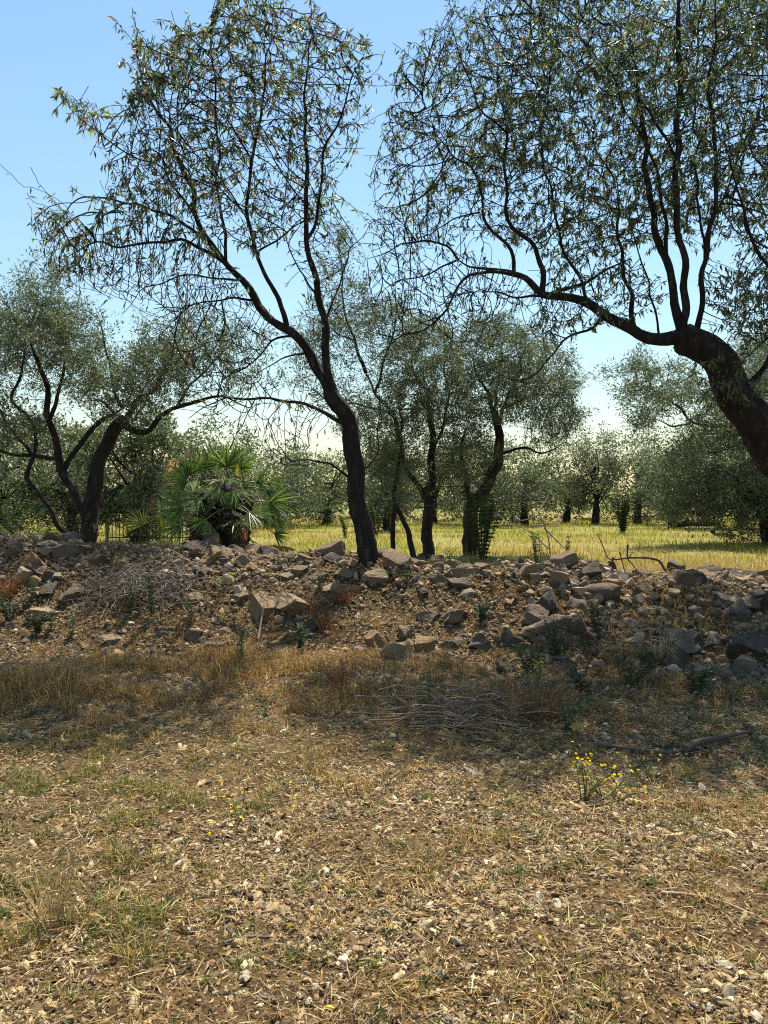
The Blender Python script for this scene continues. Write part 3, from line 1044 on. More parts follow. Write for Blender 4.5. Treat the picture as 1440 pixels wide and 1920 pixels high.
# olive behind the slender almond, thin stems
Ft = Tree(14.0, 404)
Ft.limb([(736, 1040), (735, 985), (738, 930), (746, 880), (750, 830), (735, 780), (705, 735), (685, 690)], 10, 7, 0.2)
Ft.limb([(739, 935), (754, 972), (768, 1010), (782, 1055)], 7, 10, -0.2, first=True)
Ft.limb([(690, 700), (665, 640), (645, 570), (640, 500), (636, 445)], 7, 2, 0.2)
Ft.limb([(705, 735), (720, 680), (740, 620), (745, 560)], 6, 2, -0.4)
Ft.limb([(735, 780), (680, 760), (620, 750), (560, 720)], 5, 2, 0.5)
Ft.limb([(665, 640), (610, 610), (570, 590)], 4, 2, -0.4)
at = Ft.crown_points([
    ([(540, 680), (545, 600), (600, 540), (612, 470), (640, 425), (665, 470), (670, 540), (720, 560), (760, 560), (775, 640), (760, 700), (650, 700), (600, 740), (560, 730)], 1.0),
    ([(560, 730), (650, 700), (760, 700), (790, 760), (770, 850), (720, 900), (690, 860), (640, 780)], 0.9),
    ([(690, 880), (790, 840), (790, 960), (720, 960)], 0.4)], 4600, 1.5, 110, clump=0.8)
Ft.grow(at, 0.11, 2.2, 0.15, (0, 0, 0.12), 0.3).shoots(0.22, 2, 5, 0.1, (0, 0, 0.35)).finish(0.003, 2.5, 0.02)
la = olive_leaves(Ft, 16, 0.055, 0.09)
Ft.build('olive_tree', 'tall thin-stemmed olive tree standing right behind the slender almond', la, M['olive_bark'], M['olive_leaf'], 2, 'olive trees')

E1 = Tree(15.0, 505)
E1.limb([(804, 1050), (802, 1000), (803, 955), (796, 930), (808, 900), (811, 860), (812, 820), (806, 780), (800, 730)], 20, 7, 0.1, first=True)
E1.limb([(797, 932), (778, 905), (764, 880), (756, 850), (748, 820), (752, 790), (740, 740)], 12, 4, -0.3)
E1.limb([(812, 850), (830, 800), (840, 750), (836, 690), (830, 650)], 7, 3, 0.4)
E1.limb([(800, 740), (775, 690), (780, 640)], 6, 3, -0.4)
at = E1.crown_points([
    ([(740, 640), (770, 600), (830, 600), (860, 650), (875, 720), (880, 800), (850, 850), (790, 850), (740, 820), (720, 740)], 1.0),
    ([(700, 820), (790, 850), (870, 850), (870, 900), (800, 905), (720, 900)], 0.6)], 4200, 1.5, 80, clump=0.8)
E1.grow(at, 0.11, 2.2, 0.15, (0, 0, 0.12), 0.3).shoots(0.22, 2, 5, 0.1, (0, 0, 0.35)).finish(0.003, 2.5, 0.02)
la = olive_leaves(E1, 17, 0.06, 0.095)
E1.build('olive_tree', 'olive tree with slim straight trunk forking low, right of the slender almond trunk', la, M['olive_bark'], M['olive_leaf'], 1, 'olive trees')

E2 = Tree(16.0, 606)
E2.limb([(884, 1050), (882, 1010), (880, 975), (886, 945), (905, 925), (925, 890), (936, 850), (934, 810), (926, 770)], 28, 12, 0.1, first=True)
E2.limb([(884, 950), (876, 905), (870, 875), (864, 850), (872, 800)], 13, 5, -0.3)
E2.limb([(928, 780), (915, 740), (895, 700), (885, 650)], 8, 3, -0.5)
E2.limb([(934, 800), (950, 750), (975, 700), (985, 650), (990, 620)], 8, 3, 0.3)
E2.limb([(936, 850), (960, 845), (990, 840), (1020, 850), (1060, 830)], 6, 3, -0.4)
E2.limb([(945, 765), (1000, 740), (1040, 710), (1060, 680)], 6, 2.5, 0.2)
E2.limb([(926, 770), (935, 700), (940, 640)], 7, 3, 0.6)
at = E2.crown_points([
    ([(850, 680), (880, 610), (950, 600), (1000, 615), (1050, 645), (1085, 700), (1078, 760), (1090, 790), (1060, 840), (1040, 820), (980, 800), (900, 800), (860, 760)], 1.0),
    ([(860, 800), (930, 800), (935, 850), (910, 900), (860, 890)], 0.4)], 5600, 1.9, 100, clump=0.8)
E2.grow(at, 0.11, 2.2, 0.15, (0, 0, 0.12), 0.3).shoots(0.22, 2, 5, 0.1, (0, 0, 0.35)).finish(0.003, 2.5, 0.02)
la = olive_leaves(E2, 15, 0.06, 0.10)
E2.build('olive_tree', 'dense rounded olive tree with thick forked trunk between the two almonds', la, M['olive_bark'], M['olive_leaf'], 1, 'olive trees')

H = Tree(20.0, 707)
H.limb([(1452, 1045), (1445, 1000), (1432, 960), (1400, 925), (1372, 900), (1350, 888), (1336, 868), (1330, 845)], 34, 12, -0.2, first=True)
H.limb([(1440, 990), (1436, 930), (1425, 870), (1400, 810), (1370, 760), (1350, 710)], 18, 4, 0.3)
H.limb([(1390, 795), (1350, 800), (1300, 790), (1260, 755), (1225, 735), (1195, 715)], 8, 2.5, -0.6)
H.limb([(1425, 870), (1460, 800), (1480, 720)], 12, 4, 0.3)
H.limb([(1350, 888), (1310, 900), (1270, 920)], 7, 3, 0.4)
H.limb([(1336, 868), (1342, 845), (1338, 838)], 9, 7, 0)
H.limb([(1300, 790), (1260, 800), (1220, 780)], 4, 2, 0.4)
at = H.crown_points([
    ([(1158, 690), (1200, 670), (1260, 700), (1330, 700), (1330, 760), (1270, 770), (1220, 810), (1185, 815), (1165, 760)], 0.8),
    ([(1230, 900), (1260, 830), (1300, 770), (1350, 690), (1390, 640), (1560, 640), (1560, 1000), (1440, 990), (1380, 990), (1300, 970), (1240, 985)], 1.0),
    ([(1360, 1010), (1380, 930), (1440, 930), (1440, 1020)], 0.8)], 8500, 2.6, 110, clump=0.6)
H.grow(at, 0.13, 2.6, 0.18, (0, 0, 0.1), 0.3).shoots(0.22, 2, 5, 0.1, (0, 0, 0.35)).finish(0.0035, 2.5, 0.025)
la = olive_leaves(H, 13, 0.08, 0.14, reach=0.22)
H.build('olive_tree', 'broad low olive tree with a broken stub limb, behind the leaning almond trunk', la, M['olive_bark'], M['olive_leaf'], 2, 'olive trees')
print('olives', round(time.time() - T0, 1))

# ------------------------------------------------------------------ trees further back
def far_tree(name, label, u, d, h, wid, seed, pal, wts, leafL=0.13, n=4200, base_gap=0.12, trunk_px=None, lean=0.0, group='trees at the back of the field', cat='tree', nclump=85):
    rs = np.random.default_rng(seed)
    x = (u - CU) / FPX * d
    z0 = float(g0(x, d))
    root = thing(name, label, cat, (x, d, z0), group)
    tr = wid * 0.028 + 0.05
    a = Acc()
    top = np.array([lean * h, 0, h * 0.55])
    pts = catmull(np.array([[0, 0, -0.2], [lean * h * 0.2 + rs.normal(0, 0.08), rs.normal(0, 0.08), h * 0.2], top * 0.65 + rs.normal(0, 0.1, 3), top]), 0.25)
    tube(a, pts, np.linspace(tr * 1.4, tr * 0.4, len(pts)), 8, 0.15, seed=seed)
    a.build('trunk', M['olive_bark'], root, True)
    cen = []
    while len(cen) < nclump:
        q = rs.uniform(-1, 1, 3)
        if 0.25 < np.linalg.norm(q) < 1:
            cen.append(q)
    cen = np.array(cen)
    lo = h * base_gap
    cc = np.c_[cen[:, 0] * wid / 2 + lean * h * 0.6, cen[:, 1] * wid / 2, lo + (cen[:, 2] * 0.5 + 0.5) * (h - lo)]
    rad = wid * rs.uniform(0.05, 0.15, nclump)
    for c in cc[::4]:
        st = pts[int(len(pts) * rs.uniform(0.35, 0.95))]
        a = Acc()
        q = catmull(np.array([st, (st + c) / 2 + rs.normal(0, 0.12, 3) + [0, 0, -0.1], c]), 0.3)
        tube(a, q, np.linspace(tr * 0.35, 0.012, len(q)), 5, 0.1, seed=seed)
        a.build('limb', M['olive_bark'], root, True)
    wh = rs.choice(nclump, n, p=rad ** 2 / (rad ** 2).sum())
    B = cc[wh] + unit(rs.normal(0, 1, (n, 3))) * (rs.random((n, 1)) ** 0.45) * rad[wh][:, None] * np.array([1, 1, 0.85])
    D = unit(B - cc[wh]) * 0.5 + rs.normal(0, 0.6, (n, 3)) + np.array([0, 0, 0.15])
    L = leafL * rs.uniform(0.6, 1.2, n)
    acc = Acc()
    leaves(acc, B, D, L, L * rs.uniform(0.25, 0.36, n), pick_cols(rs, n, pal, wts), rs, simple=True, sag=0.1)
    acc.build('crown', M['olive_leaf'], root)['kind'] = 'stuff'
    return root

GRN = [(0.045, 0.065, 0.022), (0.065, 0.09, 0.03), (0.09, 0.12, 0.04), (0.13, 0.16, 0.05), (0.10, 0.06, 0.035)]
W1 = (36, 36, 18, 8, 2)
FAR = [
    ('olive_tree', 'rounded dark olive tree at the photo edge behind the gnarled left olive', 10, 25, 4.2, 4.6, 1, 6500),
    ('olive_tree', 'dense dark green olive between the gnarled olive and the palm, nearer one', 262, 21, 3.6, 3.0, 2, 6500),
    ('olive_tree', 'bushy olive seen between the gnarled olive stems', 135, 27, 4.4, 3.6, 3, 6000),
    ('olive_tree', 'olive tree half hidden behind the green fan palm', 395, 30, 4.0, 4.2, 4, 5200),
    ('olive_tree', 'far olive tree just beside the palm, under the arching almond limb', 520, 34, 3.8, 4.4, 5, 5000),
    ('olive_tree', 'far olive seen just left of the slender almond trunk', 610, 38, 4.2, 4.2, 6, 4600),
    ('olive_tree', 'dark far olive seen just right of the slender almond trunk', 725, 30, 3.2, 2.4, 7, 4200),
    ('olive_tree', 'far olive behind the thick forked olive trunk', 905, 36, 4.2, 4.6, 8, 5000),
    ('olive_tree', 'far olive at the near end of the back row, beside the rounded olive', 985, 38, 4.6, 3.6, 9, 4200),
    ('olive_tree', 'far reddish olive with bare leaning stem in the gap of the back row', 1060, 42, 5.0, 4.0, 10, 3600),
    ('olive_tree', 'tallest loose olive of the back row, left of the dark green sapling', 1115, 40, 5.2, 3.2, 11, 3200),
    ('olive_tree', 'pale far olive right of the dark green sapling', 1195, 40, 4.9, 3.6, 12, 4200),
    ('olive_tree', 'dense far olive at the end of the back row against the broad low olive', 1265, 34, 4.3, 4.0, 13, 5200),
    ('olive_tree', 'far olive half hidden by the broad low olive with a stub limb', 1390, 32, 4.8, 4.4, 14, 4800),
    ('olive_tree', 'small far olive behind the slim straight trunk', 815, 40, 4.0, 4.0, 15, 4200),
]
for nm, lb, u, d, h, wid, sd, n in FAR:
    red = sd in (10, 11)
    far_tree(nm, lb, u, d, h * (0.92 + 0.22 * ((sd * 37) % 10) / 9), wid * 1.15, 900 + sd, OLV if sd % 3 else GRN, (20, 30, 16, 6, 28) if red else W1, 0.19, int(n * 1.9), 0.0 if sd != 10 else 0.22, lean=0.12 if sd == 10 else 0.0)

# far wood: nobody could count these crowns
rs = np.random.default_rng(77)
acc = Acc()
nc = 420
cx = rs.uniform(-110, 110, nc)
cyy = rs.uniform(62, 120, nc)
cr = rs.uniform(1.6, 3.4, nc)
nl = 46000
wh = rs.integers(0, nc, nl)
dirs = unit(rs.normal(0, 1, (nl, 3)))
B = np.stack([cx[wh], cyy[wh], 0.5 + cr[wh] * 0.9], -1) + dirs * (cr[wh] * rs.uniform(0.6, 1.05, nl))[:, None] * np.array([1, 1, 0.85])
B[:, 2] = np.maximum(B[:, 2], 0.4)
L = rs.uniform(0.35, 0.75, nl)
leaves(acc, B, dirs * 0.4 + rs.normal(0, 0.6, (nl, 3)), L, L * 0.5, pick_cols(rs, nl, GRN, W1), rs, simple=True, sag=0.1)
tag(acc.build('distant_wood', M['olive_leaf']), 'far belt of low trees closing the field along the horizon', 'woodland', kind='stuff')
print('far', round(time.time() - T0, 1))

# ------------------------------------------------------------------ fan palm
PC = np.array([(420 - CU) / FPX * 11.2, 11.2, 0.55])
palm = thing('fan_palm', 'clumping fan palm with spiky green fans behind the rubble wall', 'palm', PC)
rs = np.random.default_rng(31)
for (u, topv, r, dd) in ((425, 915, 19, 0), (386, 925, 15, -0.2), (460, 930, 15, 0.2), (438, 965, 16, -0.25), (370, 970, 14, 0.3), (402, 950, 15, 0.1)):
    a = Acc()
    p1 = P(u, topv, 11.2 + dd)
    p0 = np.array([PC[0] + (p1[0] - PC[0]) * 0.6, 11.2 + dd * 0.6, 0.35])
    q = catmull(np.array([p0, (p0 + p1) / 2 + rs.normal(0, 0.03, 3), p1]), 0.06)
    rr = np.full(len(q), r / FPX * 11.2) * (1 + 0.16 * (np.arange(len(q)) % 2))
    tube(a, q, rr, 12, 0.25, seed=int(u))
    st = a.build('stem', M['olive_bark'], palm, True, origin=PC)
    # shaggy leaf-base fibres
    a = Acc()
    m = 420
    k = rs.integers(0, len(q), m)
    an = rs.uniform(0, 6.28, m)
    od = np.stack([np.cos(an), np.sin(an), np.zeros(m)], -1)
    B = q[k] + od * (r / FPX * 11.2) * 0.9
    leaves(a, B, od * 0.6 + np.array([0, 0, -0.4]) + rs.normal(0, 0.45, (m, 3)), rs.uniform(0.08, 0.24, m), np.full(m, 0.018),
           pick_cols(rs, m, [(0.05, 0.04, 0.03), (0.12, 0.09, 0.06), (0.2, 0.16, 0.1)], (5, 3, 1)), rs, simple=True)
    a.build('fibre', M['straw'], st, origin=PC)

PALMG = [(0.08, 0.14, 0.03), (0.13, 0.195, 0.05), (0.21, 0.26, 0.09)]
def frond(hub, aim, length, spread, seed, face=None, nseg=24, pal=PALMG, stalk_from=None, droop=0.12):
    rs = np.random.default_rng(seed)
    aim = unit(aim)
    nrm = unit(face if face is not None else rs.normal(0, 1, 3))
    nrm = unit(nrm - aim * nrm.dot(aim))
    side = np.cross(nrm, aim)
    a = Acc()
    for k in range(nseg):
        th = (k / (nseg - 1) - 0.5) * spread + rs.normal(0, 0.03)
        dr = unit(aim * math.cos(th) + side * math.sin(th) + nrm * (0.22 * math.cos(th * 1.3) + rs.normal(0, 0.09)))
        L = length * (0.78 + 0.22 * math.cos(th)) * rs.uniform(0.85, 1.1)
        wv = unit(np.cross(dr, nrm))
        ts = np.array([0.0, 0.3, 0.62, 1.0])
        sag = np.array([0, 0, -1.0]) * L * droop * rs.uniform(0.3, 1.6)
        c = hub + dr * (ts * L)[:, None] + sag * (ts ** 2.4)[:, None]
        wd = np.array([0.005, 0.010, 0.008, 0.001]) * (length / 0.45) * rs.uniform(0.9, 1.3)
        fold = nrm * (wd * 0.6)[:, None]
        V = np.concatenate([c + wv * wd[:, None] + fold, c, c - wv * wd[:, None] + fold])
        F = []
        for i in range(3):
            F += [(i, i + 1, 4 + i + 1, 4 + i), (4 + i, 4 + i + 1, 8 + i + 1, 8 + i)]
        a.add(V, np.array(F), pick_cols(rs, 1, pal, (4, 4, 2)[:len(pal)], 0.18))
    f = a.build('frond', M['palm_leaf'], palm, origin=PC)
    if stalk_from is not None:
        a = Acc()
        q = catmull(np.array([stalk_from, (np.array(stalk_from) + hub) / 2 + np.array([0, 0, 0.05]), hub]), 0.08)
        tube(a, q, np.linspace(0.014, 0.008, len(q)), 5, col=(0.12, 0.17, 0.05))
        a.build('petiole', M['palm_leaf'], f, True, origin=PC)
    return f
HEARTS = [P(425, 892, 11.2), P(385, 905, 10.95), P(458, 915, 11.4), P(440, 950, 10.9), P(368, 950, 11.5)]
FR = [  # hub px, depth, aim px offset, length px, spread deg, heart
    (425, 876, 11.0, (5, -40), 70, 165, 0), (395, 880, 11.3, (-25, -40), 62, 150, 1), (452, 880, 11.2, (28, -34), 58, 150, 2),
    (352, 892, 11.0, (-8, -45), 56, 150, 1), (350, 905, 10.8, (-45, -12), 62, 160, 1), (345, 950, 10.8, (-48, -6), 70, 165, 4),
    (340, 985, 11.0, (-46, 8), 60, 150, 4), (375, 935, 10.6, (-30, 8), 60, 160, 3), (505, 942, 10.9, (46, 6), 66, 165, 3),
    (500, 925, 11.4, (44, -20), 60, 160, 2), (515, 1002, 10.9, (40, -12), 48, 150, 3), (480, 905, 11.5, (36, -22), 58, 150, 2),
    (410, 915, 10.6, (-12, 26), 50, 165, 1), (440, 920, 10.6, (10, 26), 52, 165, 3), (385, 975, 10.6, (-20, 34), 46, 150, 3),
    (468, 960, 10.6, (26, 20), 54, 160, 3), (430, 880, 11.7, (0, -40), 60, 170, 0), (400, 865, 11.7, (-20, -34), 50, 150, 0),
    (360, 925, 11.8, (-44, -20), 62, 150, 4), (490, 960, 11.7, (42, 4), 60, 150, 2), (420, 900, 10.5, (0, 6), 44, 175, 0)]
for k, (u, v, d, (du, dv), L, sp, hh) in enumerate(FR):
    h = P(u, v, d)
    aim = np.array([du, 0, -dv]) / 45.0 + np.array([0, (d - 11.2) * 0.8, 0])
    frond(h, aim, L / FPX * d * 0.95, R(sp), 60 + k, face=np.array([rs.normal(0, 0.3), -0.8, 0.5]), stalk_from=HEARTS[hh])
YEL = [(0.34, 0.30, 0.04), (0.22, 0.24, 0.04)]
BRN = [(0.13, 0.055, 0.035), (0.2, 0.11, 0.06)]
frond(P(268, 985, 10.9), np.array([-0.3, -0.1, 0.45]), 0.36, R(150), 91, pal=YEL, stalk_from=HEARTS[4])
frond(P(300, 990, 10.9), np.array([0.1, -0.1, 0.3]), 0.30, R(160), 92, pal=YEL, stalk_from=HEARTS[4])
frond(P(440, 892, 10.7), np.array([0.1, -0.2, 0.2]), 0.22, R(90), 93, pal=YEL, nseg=12, stalk_from=HEARTS[0])
frond(P(288, 965, 11.2), np.array([-0.2, 0, 0.5]), 0.30, R(110), 94, pal=BRN, stalk_from=HEARTS[4])
DUL = [(0.10, 0.11, 0.05), (0.16, 0.14, 0.07), (0.06, 0.08, 0.03)]
for k in range(12):
    an = rs.uniform(-2.6, -0.5) if k < 9 else rs.uniform(0.3, 2.8)
    hb = P(rs.uniform(375, 470), rs.uniform(930, 1000), 11.2) + np.array([math.cos(an) * 0.22, math.sin(an) * 0.45, 0])
    frond(hb, np.array([math.cos(an), math.sin(an) * 0.8, rs.uniform(-0.7, 0.5)]), rs.uniform(0.26, 0.42), R(rs.uniform(110, 160)), 130 + k, pal=DUL, nseg=18,
          stalk_from=HEARTS[int(rs.integers(0, 5))] - np.array([0, 0, 0.2]), droop=0.3)
tag_f = frond(P(463, 1030, 10.6), np.array([0.05, 0, 1.0]), 0.36, R(28), 95, pal=BRN, nseg=12, droop=0.02)
tag_f['label'] = 'folded dry reddish brown leaf'
frond(P(410, 1000, 10.6), np.array([-0.5, -0.2, -0.4]), 0.30, R(120), 96, pal=[(0.36, 0.30, 0.17), (0.25, 0.2, 0.12)], nseg=14, droop=0.5)

print('palm', round(time.time() - T0, 1))

# ------------------------------------------------------------------ sapling, suckers, shrubs behind the wall
def shrub(name, label, base, h, wid, n, L, pal, wts, seed, stems=6, group=None, cat='shrub', upright=0.6, mat='weed'):
    rs = np.random.default_rng(seed)
    base = np.asarray(base, float)
    root = thing(name, label, cat, base, group)
    a, lf = Acc(), Acc()
    for k in range(stems):
        an = rs.uniform(0, 6.28)
        rr = wid / 2 * math.sqrt(rs.random()) 
        tip = np.array([math.cos(an) * rr, math.sin(an) * rr, h * rs.uniform(0.65, 1.0)])
        q = catmull(np.array([[tip[0] * 0.08, tip[1] * 0.08, -0.03], [tip[0] * 0.45, tip[1] * 0.45, tip[2] * 0.55], tip]), max(0.02, h / 18))
        tube(a, q, np.linspace(0.004 + h * 0.006, 0.002, len(q)), 4, col=(0.10, 0.085, 0.05))
        m = n // stems
        t = rs.random(m) ** 0.7
        i = np.clip((t * (len(q) - 1)).astype(int), 0, len(q) - 1)
        od = rs.normal(0, 1, (m, 3))
        od[:, 2] = np.abs(od[:, 2]) * upright
        leaves(lf, q[i], od, L * rs.uniform(0.6, 1.25, m), L * rs.uniform(0.18, 0.34, m), pick_cols(rs, m, pal, wts), rs)
    a.build('stem', M['twig'], root, True)
    lf.build('foliage', M[mat], root)['kind'] = 'stuff'
    return root
DK = [(0.03, 0.055, 0.018), (0.05, 0.085, 0.028), (0.08, 0.12, 0.04)]
LG = [(0.07, 0.11, 0.025), (0.11, 0.16, 0.03), (0.17, 0.21, 0.05)]
def gp(u, d):
    x = (u - CU) / FPX * d
    return (x, d, float(hz(x, d)))
shrub('sapling', 'small dark green conical sapling out in the far field', gp(1168, 27), 1.75, 0.9, 2600, 0.13, DK, (5, 4, 2), 1, 16, cat='sapling')
shrub('leafy_shrub', 'leafy suckers sprouting at the foot of the thick forked olive', gp(905, 14.6), 1.5, 1.1, 2600, 0.09, DK + LG[:1], (3, 5, 3, 2), 2, 12, cat='shrub')
shrub('leafy_shrub', 'pale leafy suckers around the base of the gnarled left olive', gp(140, 11.5), 0.95, 0.9, 1300, 0.05, DK, (3, 4, 2), 3, 9, cat='shrub')
shrub('leafy_shrub', 'low green bush at the edge of the sunny field, left of the gnarled olive', gp(50, 14), 0.75, 2.0, 2400, 0.06, LG, (4, 4, 2), 4, 14, cat='shrub')
shrub('leafy_shrub', 'dark bush low behind the gnarled olive, far left', gp(15, 17), 1.4, 1.8, 2400, 0.08, DK, (5, 4, 1), 5, 12, cat='shrub')
shrub('leafy_shrub', 'small green bush beside the slender almond trunk out in the field', gp(648, 24), 0.9, 0.5, 500, 0.10, LG, (4, 4, 2), 6, 6, cat='shrub')
shrub('leafy_shrub', 'dark round bush beyond the wall between the slender almond and slim olive', gp(705, 25), 1.5, 1.4, 1800, 0.10, DK, (5, 4, 1), 7, 10, cat='shrub')

# bare dead sapling on the wall crest
def stick_thing(name, label, cat, paths, col, r0=0.012, r1=0.004, group=None, part='stick', base=None, sides=6):
    """paths: lists of world points, each one stick"""
    base = np.asarray(base if base is not None else paths[0][0], float)
    root = thing(name, label, cat, base, group)
    for k, pth in enumerate(paths):
        a = Acc()
        q = catmull(np.asarray(pth, float), 0.05)
        s0 = r0 if np.isscalar(r0) else r0[k]
        tube(a, q, np.linspace(s0, r1, len(q)), sides, 0.12, col=np.array(col) * rng.uniform(0.75, 1.2), seed=k)
        a.build(part, M['twig'], root, True, origin=base)
    return root
def pp(lst, d, dd=0.0):
    n = len(lst)
    return [P(u, v, d + dd * i / max(1, n - 1)) for i, (u, v) in enumerate(lst)]
stick_thing('dead_sapling', 'bare pale dead sapling fanning thin branches above the wall crest', 'dead sapling', [
    pp([(1034, 1062), (1028, 1010), (1012, 965), (990, 930), (958, 898)], 9.3, -0.3), pp([(1030, 1030), (990, 995), (955, 980), (930, 962)], 9.3, 0.4),
    pp([(1028, 1010), (1040, 985), (1062, 955)], 9.3, 0.3), pp([(1012, 965), (985, 975), (962, 975)], 9.2, -0.3), pp([(1020, 990), (1060, 1030), (1075, 1050)], 9.3, -0.2),
    pp([(1022, 985), (1000, 985), (975, 1000)], 9.3, 0.3), pp([(1010, 960), (1030, 925), (1050, 870)], 9.3, 0.5)], (0.24, 0.20, 0.17), 0.010, 0.003, part='branch')
stick_thing('dead_branch', 'dark bare arching branch lying on the stony wall crest', 'branch', [
    pp([(1248, 1072), (1236, 1052), (1212, 1046), (1180, 1046), (1152, 1049), (1140, 1046), (1128, 1018), (1119, 1000)], 8.75), pp([(1162, 1036), (1166, 1052), (1173, 1076)], 8.75, -0.1),
    pp([(1177, 1022), (1177, 1047), (1187, 1060), (1200, 1076)], 8.75, -0.1), pp([(1150, 1045), (1148, 1058), (1150, 1072)], 8.75, 0.1), pp([(1177, 1047), (1188, 1035)], 8.75)],
    (0.085, 0.06, 0.05), [0.016, 0.010, 0.012, 0.016, 0.006], 0.005, part='branch')
stick_thing('dead_shoot', 'pale forked dead stem standing in front of the palm', 'dead stem', [
    pp([(347, 1115), (346, 1075), (341, 1058), (345, 1040), (338, 1022)], 9.0), pp([(342, 1056), (352, 1040), (358, 1018)], 9.0, 0.1), pp([(344, 1045), (330, 1036), (322, 1030)], 9.0, -0.1)],
    (0.36, 0.31, 0.26), 0.010, 0.003, part='branch')

# ------------------------------------------------------------------ brush heaps and fallen wood
def heap(name, label, cx_, cy_, wx, wy, n, lmin, lmax, col, seed, hgt=0.25, main=None, r=(0.004, 0.010), wob=0.02):
    rs = np.random.default_rng(seed)
    base = np.array([cx_, cy_, float(hz(cx_, cy_))])
    root = thing(name, label, 'brushwood', base)
    for k in range(n):
        L = rs.uniform(lmin, lmax)
        an = (main + rs.normal(0, 0.6)) if main is not None else rs.uniform(0, 6.28)
        c = np.array([cx_ + rs.normal(0, wx / 2.6), cy_ + rs.normal(0, wy / 2.6)])
        dv = np.array([math.cos(an), math.sin(an)]) * L / 2
        off = hgt * rs.random() * math.exp(-((c[0] - cx_) / wx) ** 2)
        q = []
        for tt in (-1, -0.4, 0.3, 1):
            xy = c + dv * tt + rs.normal(0, wob * L, 2)
            q.append([xy[0], xy[1], float(hz(*xy)) + 0.01 + off * (1 - 0.5 * tt * tt) + rs.uniform(0, 0.05)])
        a = Acc()
        q = catmull(np.array(q), 0.1)
        q[:, 2] = np.maximum(q[:, 2], hz(q[:, 0], q[:, 1]) + 0.004)
        tube(a, q, np.linspace(rs.uniform(*r), 0.0022, len(q)), 4, 0.1, col=np.array(col) * rs.uniform(0.55, 1.35), seed=k)
        for b in range(rs.integers(1, 6)):
            i = rs.integers(1, len(q) - 1)
            e = q[i] + rs.normal(0, 1, 3) * np.array([0.16, 0.12, 0.06]) + (q[-1] - q[0]) * 0.15
            e[2] = max(e[2], float(hz(e[0], e[1])) + 0.005)
            tube(a, np.array([q[i], (q[i] + e) / 2 + rs.normal(0, 0.01, 3), e]), [0.004, 0.003, 0.0018], 3, col=np.array(col) * rs.uniform(0.55, 1.35))
        a.build('stick', M['twig'], root, True, origin=base)
    return root
b = hit(255, 1112)
heap('brush_heap', 'grey tangle of dead twigs heaped on the stony slope below the gnarled olive', b[0], b[1], 0.9, 0.45, 110, 0.2, 0.7, (0.24, 0.20, 0.165), 1, 0.26, r=(0.003, 0.007), wob=0.09)
b = hit(850, 1345)
heap('brush_heap', 'long dry sticks strewn flat on the ground in front of the big mossy stone', b[0], b[1], 0.7, 0.6, 70, 0.2, 0.95, (0.30, 0.225, 0.155), 2, 0.12, main=-0.25, r=(0.003, 0.007), wob=0.06)
def lie(lst, lift=0.02):
    q = []
    for u, v in lst:
        p = hit(u, v)
        q.append([p[0], p[1], p[2] + lift])
    return q
stick_thing('fallen_branch', 'thick dark fallen branch lying on the dry grass under the leaning almond', 'branch', [
    lie([(1285, 1418), (1310, 1405), (1345, 1398), (1380, 1390), (1410, 1384)], 0.05), lie([(1120, 1402), (1160, 1408), (1210, 1414), (1260, 1420)], 0.025), lie([(1260, 1420), (1300, 1410), (1330, 1420)], 0.03)],
    (0.11, 0.085, 0.07), [0.026, 0.016, 0.012], 0.009, sides=8)
stick_thing('fallen_branch', 'long thin pale stick lying across the gravel at the edge near the corner', 'branch', [lie([(1240, 1680), (1300, 1685), (1360, 1700), (1440, 1735), (1500, 1760)], 0.015)], (0.36, 0.29, 0.21), 0.007, 0.003)
stick_thing('fallen_branch', 'short dark forked twig on the gravel near the pale flat stones', 'branch', [lie([(420, 1775), (445, 1765), (480, 1762), (520, 1764)], 0.012), lie([(445, 1765), (430, 1752), (420, 1740)], 0.015)], (0.16, 0.13, 0.11), 0.008, 0.003)
stick_thing('fallen_branch', 'thin curved dark twig lying below the strewn dry sticks', 'branch', [lie([(755, 1458), (775, 1450), (800, 1448), (830, 1432)], 0.012)], (0.10, 0.08, 0.07), 0.007, 0.003)
stick_thing('fallen_branch', 'pale straight stick leaning on the slope between dark stones and reddish grass', 'branch', [[hit(484, 1202) + [0, 0, 0.02], hit(497, 1158) + [0, -0.05, 0.16]]], (0.42, 0.36, 0.28), 0.014, 0.008)

def log_thing(label, pts, r, col):
    pts = np.asarray(pts, float)
    root = thing('fallen_log', label, 'log', pts[0])
    a = Acc()
    q = catmull(pts, 0.2)
    tube(a, q, np.linspace(r, r * 0.7, len(q)), 10, 0.2, seed=4)
    a.build('log_trunk', M['olive_bark'], root, True, origin=pts[0])
    for k in (0.25, 0.6):
        i = int(len(q) * k)
        a = Acc()
        tube(a, [q[i], q[i] + [0.1, -0.2, 0.15], q[i] + [0.25, -0.35, 0.2]], [r * 0.5, r * 0.4, r * 0.3], 7, 0.15)
        a.build('branch_stub', M['olive_bark'], root, True, origin=pts[0])
def gz(u, d, z):
    x = (u - CU) / FPX * d
    return [x, d, float(g0(x, d)) + z]
log_thing('long grey fallen log lying in the far field before the broad low olive', [gz(1255, 34, 0.14), gz(1300, 34, 0.2), gz(1350, 33.5, 0.16)], 0.13, None)
log_thing('shorter curved log in the yellow grass below the long grey log', [gz(1335, 25, 0.28), gz(1342, 25, 0.1), gz(1380, 24.6, 0.08)], 0.07, None)

